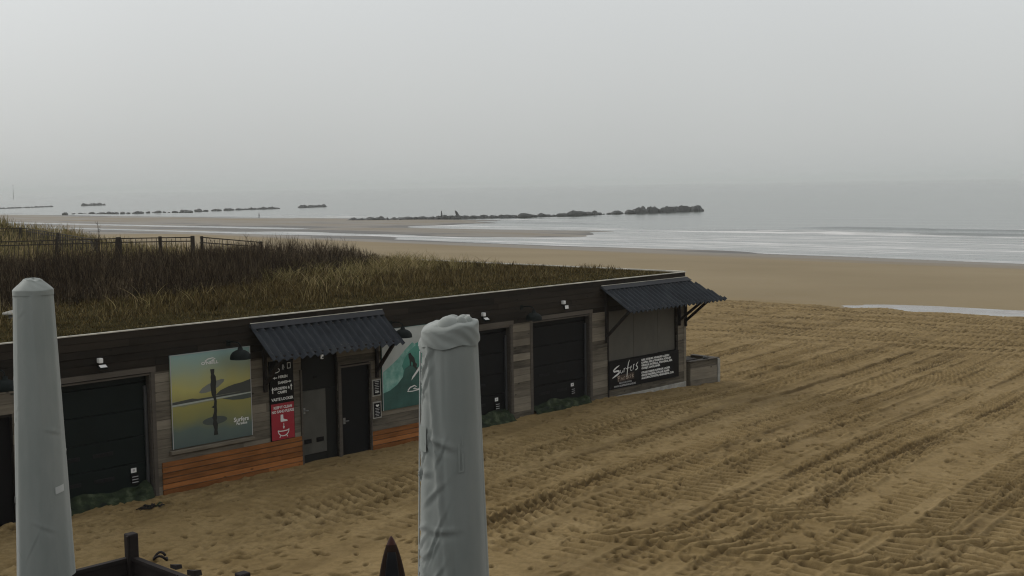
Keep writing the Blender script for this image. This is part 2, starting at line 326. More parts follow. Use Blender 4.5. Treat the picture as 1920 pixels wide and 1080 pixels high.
def relief(u, v):                                           # tracks, prints and clods of the groomed sand
    h = (fbm(u / 3.5, v / 2.2, 3, 1) - .5) * .11
    w = v - .145 * u + .35 * np.sin(u * .11)                 # bulldozer passes run seaward
    churn = sst(fbm(u / 6, w / 1.1, 2, 9), .42, .62)
    cl = fbm(u / .15, w / .10, 3, 3); h = h + (cl - .5) * .055 * (.25 + churn)
    onright = np.maximum(sst(-v - 1.0 + .05 * (u + 15), 0, 2.2), sst(u, 1, 4)) * sst(27 - u, 0, 4) * sst(u + .25 * v, -19.5, -15.5)
    shore = sst(u + .12 * v, 8, 14)                          # nearer the water the passes run along the beach
    damp_shade = .28 * sst(cl, .5, .36) * (.2 + .8 * churn) + .25 * sst(fbm(u / 9, w / .6, 3, 12), .5, .68)  # damp bands, with shade painted into the hollows between clods
    for a_, w_, mk, sets in ((u, w, (1 - shore), ((2.3, .62, 0.0, 0, .0), (2.3, .62, 1.25, 1.7, .25), (3.7, .7, .6, .8, -.2), (1.43, .4, .2, 2.2, .1))), (v, u + .16 * v + .3 * np.sin(v * .13), shore, ((1.9, .6, 0.0, 0, .0), (1.27, .45, .5, 1.1, .15)))):
        for per, wid, off, ph, lean in sets:
            k = np.floor((w_ - off) / per); d = (w_ - off) - k * per - per / 2
            belt = sst(wid / 2 + .05 - np.abs(d), 0, .07) * mk; gap = sst(vnoise(a_ / 3.4 + k * 7.3, k, 21 + int(off * 10)), .28, .42)
            cle = np.sin(2 * np.pi * (a_ + lean * d + .05 * np.sin(k * 9)) / .27 + ph + k * 2.1)
            h = h + belt * gap * onright * (.038 * np.clip(cle * 2.6, -1, 1) - .012)
            damp_shade = damp_shade + belt * gap * onright * .8 * sst(-cle, .2, .6)  # cleat troughs painted dark to stand for their shadow
            lane = sst(vnoise(a_ / 7.0, k, 41 + int(off * 10)), .3, .6) * onright * mk
            h = h + .045 * np.exp(-((np.abs(d) - wid / 2 - .07) / .05) ** 2) * lane * (.4 + vnoise(a_ / .4, k, 40))
            damp_shade = damp_shade + (.55 + .5 * shore) * np.exp(-((d - wid / 2) / .055) ** 2) * lane * sst(vnoise(a_ / .7, k, 44), .2, .6)
    for u0, v0, u1, v1 in ((-11.25, -8.6, -10.4, -20), (-14.3, -8.2, -11.4, -18), (-8.2, -13, -7.4, -22)):   # tractor tyre marks
        dx, dy = u1 - u0, v1 - v0; l = math.hypot(dx, dy); dx /= l; dy /= l
        a = (u - u0) * dx + (v - v0) * dy; d = -(u - u0) * dy + (v - v0) * dx
        belt = sst(.31 - np.abs(d), 0, .06) * sst(a, 0, .3) * sst(l - a, 0, .5)
        sl = np.sin(2 * np.pi * (a - d * .8) / .34); lug = np.clip(2.2 * sl, -1, 1)
        h = h * (1 - .75 * belt) + belt * .07 * lug + .06 * np.exp(-((np.abs(d) - .36) / .06) ** 2) * sst(a, 0, .3) * sst(l - a, 0, .5)
        damp_shade = damp_shade * (1 - .7 * belt) + belt * .85 * sst(-sl, .1, .6)  # shade between the tyre lugs put into the colour
    sm = np.exp(-(((u + 4.6) * .98 + (v + 10.6) * .18) / 3.6) ** 2 - ((-(u + 4.6) * .18 + (v + 10.6) * .98) / .55) ** 2)   # bladed smooth strip
    kk = 1 - .9 * np.clip(sm * 1.4, 0, 1); h = h * kk; damp_shade = damp_shade * kk
    # footprints and scuffs, thickest by the cabins
    left = sst(v, -17, -9) * sst(6 - u, 0, 18) * (.25 + .75 * sst(-v, 1.5, 4))
    for cell, ra, rb, dep, salt, d0, d1 in ((.66, .15, .06, .09, 51, .06, .30), (.30, .075, .035, .06, 61, .24, .22)):
        dens = d0 + d1 * left * (.4 + 1.2 * vnoise(u / 2.5, v / 2.5, salt + 9))
        gx = np.floor(u / cell); gy = np.floor(v / cell)
        for ox in (-1, 0, 1):
            for oy in (-1, 0, 1):
                cx, cy = gx + ox, gy + oy; r1 = hash2(cx, cy, salt); r2 = hash2(cx, cy, salt + 1); r3 = hash2(cx, cy, salt + 2); r4 = hash2(cx, cy, salt + 3)
                px = (cx + r1) * cell; py = (cy + r2) * cell; an = r3 * 6.28
                a = (u - px) * np.cos(an) + (v - py) * np.sin(an); b = -(u - px) * np.sin(an) + (v - py) * np.cos(an)
                q = (a / ra) ** 2 + (b / rb) ** 2; on = r4 < dens
                e = np.exp(-q ** 1.5); h = h + on * (-dep * e + .3 * dep * np.exp(-(np.sqrt(q) - 1.7) ** 2 * 3)); damp_shade = damp_shade + on * .95 * e  # each pit is pressed in and its shade painted darker
    return h, np.clip(damp_shade, 0, 1)
rows = np.concatenate([np.linspace(3, 16, 24), 1 / np.linspace(1 / 16.5, 1 / 115, 820), 1 / np.linspace(1 / 117, 1 / 1500, 200)])
tn = np.concatenate([np.linspace(-2.6, -.56, 40), np.linspace(-.54, .54, 1150), np.linspace(.56, 2.6, 40)])
Y = np.repeat(rows[:, None], len(tn), 1); X = Y * tn[None, :]
U, V = W2L(X, Y); Z = ground(U, V)
amt = sst(29 - U, 0, 4) * np.where((V > .3) & (U < .3), 0, 1) * sst(120 - Y, 0, 40)
near = Y < 125
rel = np.zeros_like(Z); dmp_shade = np.zeros_like(Z); rel[near], dmp_shade[near] = relief(U[near], V[near]); Z = Z + rel * amt; dmp_shade = dmp_shade * amt
drift = .10 * np.exp(-np.clip(-V, 0, 9) / .5) * (fbm(U / 2.2, V * 0, 3, 70) - .35) * sst(-U, -.5, 2) * (V < .3); Z = Z + drift
beach = np_mesh('beach_sand', np.stack([X, Y, Z], -1).reshape(-1, 3), grid_faces(*X.shape), m_sand); tag(beach, kind='structure')
at = beach.data.attributes.new('damp_shade', 'FLOAT', 'POINT'); at.data.foreach_set('value', dmp_shade.astype(np.float32).ravel())
def gz(x, y): u, v = W2L(np.array([x]), np.array([y])); return float(ground(u, v)[0])

# sea sheet with swell and foam
su = np.concatenate([np.arange(92, 262, .8), 262 * 1.045 ** np.arange(1, 88)]); sv0 = np.arange(-60, 520, 4.0)
sv = np.concatenate([-60 - 20 * 1.16 ** np.arange(45, 0, -1), sv0, 520 + 20 * 1.16 ** np.arange(1, 46)])
UU, VV = np.meshgrid(su, sv, indexing='ij')
wob = .085 * (VV - 50) + 5 * (fbm(VV / 40, UU * 0, 2, 80) - .5)
q = UU - wob
def crest(c, w, wf): d = q - c; return np.where(d > 0, np.exp(-(d / w) ** 2), np.exp(-(d / wf) ** 2))
zsea = -3.5 + .5 * crest(171, 4, 1.6) * sst(150 - VV, 0, 60) + .45 * crest(188, 3, 1.6) * sst(vnoise(VV / 45, UU * 0, 81), .35, .7) + .2 * crest(214, 6, 4) * vnoise(VV / 60, UU * 0, 82) + .05 * np.sin(UU * .35 + .02 * VV) * sst(UU, 150, 200) * (UU < 600)
wet = np.clip(-3.5 - ground(UU, VV), 0, 2)
foam = 1.3 * crest(167.5, 2.6, 4.2) * (.55 + .6 * vnoise(VV / 12, UU * 0, 83)) + .4 * crest(184.5, 1.2, 2.2) * sst(vnoise(VV / 45, UU * 0, 81), .4, .7) * vnoise(VV / 9, UU * 0, 85)
wash = sst(169 - q, 0, 8) * .60 * (.5 + .7 * fbm(UU / 5, VV / 60, 3, 84))
foam = foam + .8 * crest(178, .9, 1.6) * sst(vnoise(VV / 30, UU * 0, 86), .5, .7) + .7 * crest(199, .9, 1.8) * sst(vnoise(VV / 25, UU * 0, 87), .55, .75) + .6 * crest(226, 1, 2) * sst(vnoise(VV / 25, UU * 0, 88), .62, .8)
foam = foam + .85 * np.exp(-((UU - 222 - 6 * (fbm(VV / 30, UU * 0, 2, 89) - .5)) / 1.6) ** 2) * sst(VV, 165, 210) * (.3 + .9 * vnoise(VV / 14, UU * 0, 90)) + .6 * np.exp(-((UU - 236 - 8 * (fbm(VV / 30, UU * 0, 2, 91) - .5)) / 1.6) ** 2) * sst(VV, 140, 200) * sst(vnoise(VV / 18, UU * 0, 92), .4, .7)
foam = np.clip(np.maximum(foam, wash) * (UU < 262) * sst(420 - VV, 0, 60), 0, 1)
wx = CX + UU * AU[0] + VV * AV[0]; wy = CY + UU * AU[1] + VV * AV[1]
sea = np_mesh('sea_water', np.stack([wx, wy, zsea], -1).reshape(-1, 3), grid_faces(*UU.shape)[:, ::-1], m_sea); tag(sea, kind='structure')
at = sea.data.attributes.new('foam', 'FLOAT', 'POINT'); at.data.foreach_set('value', foam.astype(np.float32).ravel())
pu, pv = np.meshgrid(np.arange(24, 44, 1.0), np.arange(-160, 18, 4.0), indexing='ij')
px_, py_ = CX + pu * AU[0] + pv * AV[0], CY + pu * AU[1] + pv * AV[1]
pool = np_mesh('tidal_pool_water', np.stack([px_, py_, np.full_like(px_, -1.03)], -1).reshape(-1, 3), grid_faces(*pu.shape)[:, ::-1], m_pool); tag(pool, kind='structure')

# ---------------------------------------------------------------- dune behind and left of the cabins
def dune_h(u, v):
    h = 3.42 + .25 * (fbm(u / 5, v / 5, 3, 60) - .5)
    h = h + 1.95 * np.exp(-((u + 5.5) / 6.0) ** 2 - ((v - 45) / 7) ** 2) + .5 * np.exp(-((u + 16) / 9) ** 2 - ((v - 36) / 9) ** 2)
    e = np.interp(v, [0, 11.9, 20, 30, 45, 60], [-.1, -.1, -.4, -.6, 3.0, 2.0]) + .8 * (fbm(v / 3, v * 0, 2, 61) - .5) * (v > 12.5)
    w = np.interp(v, [0, 12, 12.6, 20], [.05, .05, 2.5, 6.0])
    t = sst(u, e, e + w); g_ = ground(u, v) - .3
    h = h * (1 - t) + g_ * t
    tb = sst(v, 62, 78); return h * (1 - tb) + g_ * tb
du = np.concatenate([np.arange(-70, -32, 2), np.arange(-32, 12, .3)]); dv = np.concatenate([np.arange(12.12, 80, .4)])
DU, DV = np.meshgrid(du, dv, indexing='ij'); DZ = dune_h(DU, DV)
dune = np_mesh('dune_terrain', np.stack([CX + DU * AU[0] + DV * AV[0], CY + DU * AU[1] + DV * AV[1], DZ], -1).reshape(-1, 3), grid_faces(*DU.shape), m_soil); tag(dune, kind='structure')
def blades(name, uv, z0, hgt, wid, lean, mat, segs=2, kinks=0.0, parent=None):
    # many tapering curved blades in one mesh; arrays per blade
    n = len(uv); az = rng.uniform(0, 6.283, n); face = rng.uniform(0, 6.283, n)
    ts = np.linspace(0, 1, segs + 1); Vv = []
    bx, by = CX + uv[:, 0] * AU[0] + uv[:, 1] * AV[0], CY + uv[:, 0] * AU[1] + uv[:, 1] * AV[1]
    for t in ts:
        off = lean * hgt * t ** 1.8; kx = rng.normal(0, kinks, n) * hgt * (t > 0); ky = rng.normal(0, kinks, n) * hgt * (t > 0)
        cx = bx + off * np.cos(az) + kx; cy = by + off * np.sin(az) + ky; cz = z0 + hgt * t * (1 - .25 * lean * t)
        ww = wid * (1 - t * .85) / 2
        Vv.append(np.stack([cx - ww * np.cos(face), cy - ww * np.sin(face), cz], -1)); Vv.append(np.stack([cx + ww * np.cos(face), cy + ww * np.sin(face), cz], -1))
    Vv = np.stack(Vv, 1); k = 2 * (segs + 1); base = (np.arange(n) * k)[:, None]
    F = np.concatenate([np.stack([base[:, 0] + 2 * i, base[:, 0] + 2 * i + 1, base[:, 0] + 2 * i + 3, base[:, 0] + 2 * i + 2], -1) for i in range(segs)])
    return np_mesh(name, Vv.reshape(-1, 3), F, mat, False, parent)
def surf_z(u, v): return np.where((v < 12.12) & (u < 0), 3.5, dune_h(u, v))
def scrub_front(u): return np.interp(u, [-34, -18.5, -14.5, -11.9, -7, -4.2, -1.4, 0], [5.2, 5.6, 5.6, 5.9, 8.6, 9.5, 10.6, 11.6])
# grass mat on the roof strip
n = 52000; gu = rng.uniform(-33, -.25, n); gv = rng.uniform(.25, 12, n) ** 1.0
keep = (gv < scrub_front(gu) + 1.2) ; gu, gv = gu[keep], gv[keep]
tuf = fbm(gu / 1.3, gv / 1.3, 3, 90); gh = (.05 + .30 * np.clip((tuf - .35) * 2.2, 0, 1)) * sst(gv, 0, 3.5) * rng.uniform(.5, 1.3, len(gu)) * np.interp(gu, [-6, -1], [1, .55]) + .04
g1 = blades('roof_grass', np.stack([gu, gv], -1), surf_z(gu, gv) - .01, gh, rng.uniform(.012, .03, len(gu)), rng.uniform(.1, .8, len(gu)), m_grass); tag(g1, 'low olive brown grass on the flat roof strip', 'grass', kind='stuff')
# marram on the far dune mound and around fences
n = 26000; gu = rng.uniform(-34, 8, n); gv = rng.uniform(20, 60, n); z = dune_h(gu, gv); keep = z > 2.6; gu, gv, z = gu[keep], gv[keep], z[keep]
cl = fbm(gu / 2, gv / 2, 3, 93); gh = rng.uniform(.35, .8, len(gu)) * np.clip(.3 + cl, .4, 1)
g2 = blades('dune_grass', np.stack([gu, gv], -1), z - .02, gh, rng.uniform(.03, .07, len(gu)), rng.uniform(.1, .6, len(gu)), m_marram); tag(g2, 'tawny marram grass covering the dune mound behind the fences', 'grass', kind='stuff')
# brown leafless scrub behind the grass strip
n = 30000; gu = rng.uniform(-34, -.8, n); gv = rng.uniform(5, 16.5, n)
d = gv - scrub_front(gu) - 1.2 * (fbm(gu / 1.6, gv / 1.6, 2, 95) - .5); keep = (d > 0) & (rng.uniform(0, 1, n) < .25 + sst(d, 0, 1.2)) & (gv < np.interp(gu, [-14, -8, -5, -1], [16.5, 13.4, 14.5, 13.0])); gu, gv, d = gu[keep], gv[keep], d[keep]
hmax = np.interp(gu, [-34, -20, -9, -5, -3.6, -2.4, -1], [1.05, 1.05, 1.0, 1.02, .88, .66, .42])
gh = hmax * (.45 + .55 * sst(d, 0, 2.5)) * rng.uniform(.45, 1.12, len(gu)) * (.7 + .6 * fbm(gu / 1.1, gv / 1.1, 2, 96))
z0 = surf_z(gu, gv)
UVs = [np.stack([gu, gv], -1)]; Zs = [z0 - .02]; Hs = [gh]; Ws = [rng.uniform(.014, .03, len(gu))]
for j in range(4):                                          # side twigs
    k = rng.uniform(.2, .8, len(gu)); UVs.append(np.stack([gu + rng.normal(0, .03, len(gu)), gv + rng.normal(0, .03, len(gu))], -1)); Zs.append(z0 + gh * k); Hs.append(gh * (1.08 - k) * rng.uniform(.3, 1.0, len(gu))); Ws.append(rng.uniform(.008, .02, len(gu)))
UVs = np.concatenate(UVs); Zs = np.concatenate(Zs); Hs = np.concatenate(Hs); Ws = np.concatenate(Ws)
g3 = blades('scrub_undergrowth', UVs, Zs, Hs, Ws, rng.uniform(.05, .5, len(Zs)), m_scrub, 2, .05); tag(g3, 'dense leafless dark brown scrub on the roof in front of the fence', 'scrub', kind='stuff')
# pale taller grass among the scrub edge
n = 5200; gu = np.concatenate([rng.uniform(-10, -.8, n - 700), rng.uniform(-30, -10, 700)]); gv = np.clip(scrub_front(gu) + rng.normal(-.9, 1.3, n), .6, 13); cl = fbm(gu / .8, gv / .8, 2, 99); keep = cl > .53; gu, gv = gu[keep], gv[keep]
g4 = blades('pale_grass', np.stack([gu, gv], -1), surf_z(gu, gv) - .02, rng.uniform(.25, .6, len(gu)), rng.uniform(.015, .03, len(gu)), rng.uniform(.3, 1.1, len(gu)), m_marram, 4); tag(g4, 'pale arching grass along the edge of the brown scrub', 'grass', kind='stuff')
uvt = np.stack([rng.normal(-4.9, .22, 150), rng.normal(7.9, .22, 150)], -1)
g5 = blades('grass_tussock', uvt, np.full(150, 3.49), rng.uniform(.35, .75, 150), rng.uniform(.02, .035, 150), rng.uniform(.3, 1.2, 150), m_marram, 5); tag(g5, 'single tall pale tussock standing out of the short roof grass', 'tussock')
def weed(name, u, v, h, n, label, spread=.3):
    mb = MB(); z0 = float(surf_z(np.array([u]), np.array([v]))[0]) - .03
    for i in range(n):
        a = random.uniform(0, 6.28); l = h * random.uniform(.55, 1) if i else h; sp_ = spread * random.uniform(.2, 1) * (0 if n == 1 else 1)
        p0 = Vector((0, 0, 0)); p1 = Vector((sp_ * .35 * math.cos(a), sp_ * .35 * math.sin(a), l * .5)); p2 = Vector((sp_ * math.cos(a), sp_ * math.sin(a), l))
        mb.tube([p0, p1, p2], [.016, .011, .005], m_scrub, 5)
        for j in range(6):
            t = random.uniform(.4, .95); b = random.uniform(0, 6.28); q_ = p1.lerp(p2, (t - .4) / .6); k = .16 * random.uniform(.5, 1.2)
            mb.tube([q_, q_ + Vector((k * math.cos(b) * .7, k * math.sin(b) * .7, k))], [.007, .003], m_scrub, 4)
    return tag(mb.build(name, loc=L2W(u, v, z0)), label, 'weed')
weed('dead_weed', -9.2, 18.2, 1.75, 9, 'bushy dead weed sticking up above the fence rail near the dune mound', .75)
weed('dead_weed', -6.3, 13.6, 1.35, 1, 'lone thin weed stalk with a seed head, rising above the descending fence')
weed('dead_weed', -7.6, 13.6, 1.15, 5, 'short branched weed in front of the fence between two square posts', .3)
weed('dead_weed', -5.6, 14.4, 1.0, 6, 'low spiky weed beside the lower end of the descending fence', .4)

# ---------------------------------------------------------------- fences on the dune
def fence(name, pts, posts, top, label, cat, pick, rails=(0.03, .16), pr=.011, group=None):
    b = thing(name, L2W(*pts[0][:2], pts[0][2]), 0, label, cat, group); o = Vector(b.location)
    P = [Vector(L2W(*p_)) - o for p_ in pts]
    mb = MB()
    for a, c_ in zip(P[:-1], P[1:]):
        for r_ in rails: mb.bar(a + Vector((0, 0, top - r_)), c_ + Vector((0, 0, top - r_)), .03, .035, m_fence)
    mb.build('rail', b)
    mb = MB()
    for a, c_ in zip(P[:-1], P[1:]):
        l = (c_ - a).length; k = int(l / pick)
        for i in range(k):
            q_ = a.lerp(c_, (i + .5) / k); j = random.uniform(-.03, .03)
            mb.tube([q_ + Vector((0, 0, -.15)), q_ + Vector((j, 0, top - .05 + random.uniform(-.04, .05)))], pr, m_fence, 5)
    if mb.v: mb.build('picket_row', b)
    for t, w in posts:
        seg = int(t); a, c_ = P[seg], P[min(seg + 1, len(P) - 1)]; q_ = a.lerp(c_, t - seg)
        mb = MB(); mb.box(q_.x - w / 2, q_.x + w / 2, q_.y - w / 2, q_.y + w / 2, q_.z - .4, q_.z + top + .02, m_fence, c=.012); mb.build('post', b)
    return b
fence('dune_fence', [(-16.5, 24.3, 3.4), (-11.9, 19.5, 3.4), (-9.3, 16.7, 3.45), (-7.5, 14.9, 3.45)], [(.3, .09), (1.45, .09), (2.0, .15), (2.55, .10), (2.98, .12)], 1.18, 'old wooden picket fence with square posts along the top of the brown scrub', 'fence', .16)
fence('dune_fence', [(-7.35, 14.75, 3.46), (-1.2, 19.9, 2.9)], [(.02, .09), (.96, .14)], 1.16, 'plain two-rail fence descending to the right from the last square post', 'fence', .45, rails=(.02, .2))
fence('dune_fence', [(-9.5, 42.5, 3.6), (-2.8, 37.4, 3.5), (-5.8, 24.7, 3.3)], [(.02, .12), (.97, .14), (1.5, .12), (1.98, .12)], .98, 'farther picket fence bending round the foot of the grassy dune mound', 'fence', .42, pr=.02)

# ---------------------------------------------------------------- beach cabin row
cab = thing('beach_cabin', L2W(0, 0, 0), TH, 'long low wooden beach cabin with a grass roof, roller doors and two slate awnings', 'beach cabin')
UL = -33.0; ZT = 3.5
GD = [(-20.25, -17.97, 2.62), (-9.98, -7.68, 2.6), (-6.86, -4.5, 2.62)]
OPEN = [(a, b, 0, z) for a, b, z in GD] + [(-22.6, -20.77, 0, 2.165), (-14.33, -13.33, 0, 2.72), (-13.24, -12.4, 0, 2.16), (-3.70, -.47, 1.19, 2.62)]
def rows_of(z0, z1, bh):
    z = z0
    while z < z1 - .02: yield z, min(z + bh - .006, z1); z += bh
def clad(z0, z1, bh, mat, y0, th, u0=UL, u1=-.02, opens=OPEN, lens=(1.6, 4.2), jit=.002):
    mb = MB()
    for a, b in rows_of(z0, z1, bh):
        segs = [(u0, u1)]
        for o0, o1, oz0, oz1 in opens:
            if a < oz1 - .01 and b > oz0 + .01:
                ns_ = []
                for s0, s1 in segs:
                    if o1 <= s0 or o0 >= s1: ns_.append((s0, s1)); continue
                    if o0 > s0: ns_.append((s0, o0))
                    if o1 < s1: ns_.append((o1, s1))
                segs = ns_
        for s0, s1 in segs:
            x = s0
            while x < s1 - .01:
                e = min(s1, x + random.uniform(*lens))
                if s1 - e < .4: e = s1
                dy = random.uniform(0, .006)
                mb.box(x + .0015, e - .0015, y0 - dy, y0 + th, a, b, mat, jit=jit); x = e
    return mb
clad(-.25, 2.63, .19, m_grey, -.02, .02).build('wall', cab)
f = clad(2.63, 3.49, .145, m_fascia, -.021, .021); o = f.build('fascia', cab); o['label'] = 'dark stained upper boards under the roof edge'
mb = MB()                                                  # core: back of openings, side and rear walls
mb.box(UL, -.03, .30, .34, -.4, 3.44, m_hole); mb.box(UL, -.03, 11.9, 12.0, -.4, 3.44, m_grey)
for a, b, z0, z1 in OPEN:
    mb.box(a - .03, a - .002, .001, .30, max(z0, -.3), z1, m_blackwood); mb.box(b + .002, b + .03, .001, .30, max(z0, -.3), z1, m_blackwood); mb.box(a - .03, b + .03, .001, .30, z1 + .002, z1 + .04, m_blackwood)
mb.build('inner_wall', cab)
mb = MB()
for a, b in rows_of(-.25, 3.47, .19): mb.box(-.03, -.005, .0, 12.0, a, b, m_grey)
mb.box(-.10, .012, -.032, .0, -.2, 2.2, m_grey); mb.build('side_wall', cab)
mb = MB(); mb.box(UL, -.04, .05, 12.12, 3.44, 3.495, m_soil); mb.build('roof', cab)
mb = MB(); mb.box(UL, .02, -.04, .012, 3.497, 3.522, m_trim, c=.004); mb.box(-.03, .022, .032, 12.1, 3.497, 3.535, m_trim, c=.006)
o = mb.build('roof_trim', cab); o['label'] = 'pale metal strip along the roof edge'
for a, b in ((-17.80, -14.36), (-12.37, -10.02)):
    mb = MB(); zs = list(rows_of(-.2, .80 if a < -15 else .6, .112))
    for i, (z0, z1) in enumerate(zs):
        x = a
        while x < b - .01:
            e = min(b, x + random.uniform(1.6, 3.6)); e = b if b - e < .5 else e
            mb.box(x + .001, e - .001, -.052 - .006 * (i % 2), -.0275, z0 + .004, z1 - .006, m_orange, jit=.003); x = e
    mb.build('base_cladding', cab)
mb = MB(); mb.box(-3.78, -.03, -.06, -.0275, -.2, .19, m_conc, c=.012); mb.build('plinth', cab)
# roller doors
def roller(a, b, zt, mat, sticker, guide, vents=True):
    mb = MB(); z = -.2; y = .13
    for z0, z1 in rows_of(-.2, zt, .53): mb.box(a + .01, b - .01, y, y + .04, z0 + .004, z1 - .002, mat, c=.006)
    d = mb.build('garage_door', cab)
    if vents:
        for zz_ in (.60, 1.10):
            for fr in (.17, .47, ):
                u0 = a + (b - a) * fr; mb = MB(); mb.box(u0, u0 + .42, y - .012, y - .001, zz_, zz_ + .075, m_hole, c=.004)
                for k in range(3): mb.box(u0 + .02, u0 + .40, y - .016, y - .0125, zz_ + .012 + .02 * k, zz_ + .02 + .02 * k, m_black)
                mb.build('vent', d)
    mb = MB(); u0 = a + (b - a) * sticker; mb.box(u0, u0 + .115, y - .006, y - .001, .675, .765, m_white); mb.box(u0 + .035, u0 + .085, y - .008, y - .0065, .70, .742, m_printgrey); mb.build('sticker', d)
    mb = MB(); mb.box(u0 - .01, u0 + .15, y - .03, y - .001, .45, .655, m_black, c=.004)
    for k in range(3): mb.box(u0 + .005, u0 + .135, y - .034, y - .0305, .48 + .055 * k, .495 + .055 * k, m_printgrey)
    mb.build('lock_box', d)
    mb = MB(); w = .085
    mb.box(a - w, a, -.034, -.001 - .024, -.2, zt + .02, m_frame); mb.box(b, b + w, -.034, -.025, -.2, zt + .02, m_frame); mb.box(a - w - .02, b + w + .02, -.04, -.025, zt + .0215, zt + .125, m_frame)
    mb.box(a + .001, a + .03, -.02, .12, -.2, zt - .002, m_frame); mb.box(b - .03, b - .001, -.02, .12, -.2, zt - .002, m_frame); mb.box(a + .031, b - .031, -.02, .12, zt - .035, zt - .002, m_frame)
    mb.build('door_frame', d)
    for g0, g1, gy, gz_ in ((b - .10, b - .045, .07, .25), (a + .045, a + .07, .07, .25)):
        mb = MB(); mb.box(g0, g1, gy, .125, -.2, zt - gz_, m_grail, c=.006); mb.build('guide_rail', d)
roller(*GD[0], m_door, .815, 1); roller(*GD[1], m_door2, .80, 1); roller(*GD[2], m_door2, .72, 1)
mb = MB(); mb.box(-22.59, -21.71, .08, .12, -.2, 2.16, m_black, c=.006); mb.box(-21.69, -20.78, .08, .12, -.2, 2.16, m_black, c=.006); d = mb.build('door', cab)
mb = MB(); mb.box(-21.62, -21.60, .03, .079, .95, 1.10, m_mast); mb.build('handle', d)
# grey entrance door with upper recess, black door
mb = MB(); mb.box(-14.29, -13.62, .05, .09, .33, 1.75, m_greydoor, c=.005); mb.box(-13.615, -13.34, .06, .10, -.2, 1.75, m_greydoor_dark, c=.004); mb.box(-14.32, -13.34, .07, .11, 1.756, 2.70, m_greydoor_dark); mb.box(-14.29, -13.62, .07, .11, -.2, .325, m_greydoor_dark)
d = mb.build('door', cab); d['label'] = 'dull grey lower door panel with two letter slots'
for a in (-14.25, -13.91):
    mb = MB(); mb.box(a, a + .2, .035, .049, .575, .675, m_black, c=.004); mb.build('mail_slot', d)
mb = MB(); mb.tube([(-14.22, .05, 1.32), (-14.22, .01, 1.32), (-14.14, .0, 1.32)], .012, m_mast, 6); mb.box(-14.245, -14.195, .043, .05, 1.25, 1.38, m_mast); mb.build('handle', d)
mb = MB(); mb.box(-13.95, -13.82, .04, .0695, 2.0, 2.06, m_black, c=.01); mb.build('wall_light', d)
mb = MB(); mb.box(-14.375, -14.332, -.06, .05, -.2, 2.25, m_frame); mb.box(-13.328, -13.292, -.05, .05, -.2, 2.3, m_frame); mb.build('door_frame', d)
mb = MB(); mb.box(-13.23, -12.41, .04, .08, -.2, 2.15, m_door2, c=.005); d = mb.build('door', cab); d['label'] = 'plain black door under the slate awning'
mb = MB(); mb.tube([(-13.12, .04, .93), (-13.12, -.01, .93), (-13.03, -.015, .93)], .012, m_mast, 6); mb.box(-13.15, -13.09, .033, .04, .86, 1.0, m_mast); mb.build('handle', d)
mb = MB(); mb.box(-13.288, -13.243, -.05, .05, -.2, 2.16, m_frame); mb.box(-12.397, -12.365, -.05, .05, -.2, 2.16, m_frame); mb.box(-13.288, -12.365, -.052, .04, 2.1615, 2.20, m_frame); mb.build('door_frame', d)
# shutters of the kiosk window
mb = MB()
for a, b in ((-3.69, -2.5), (-2.49, -1.345), (-1.315, -.48)): mb.box(a, b, .02 + (.02 if b > -1 else 0), .06, 1.20, 2.61, m_shutter, c=.006)
d = mb.build('window_shutter', cab)
mb = MB(); mb.box(-3.75, -3.702, -.045, .02, .19, 2.62, m_blackwood); mb.box(-.468, -.42, -.04, .02, 1.15, 2.62, m_blackwood); mb.box(-3.70, -.47, -.06, .015, 1.15, 1.188, m_frame); mb.build('window_frame', d)
mb = MB(); mb.box(-17.62, -15.62, -.10, -.0275, .925, 1.0, m_grey, c=.006); mb.build('ledge', cab)

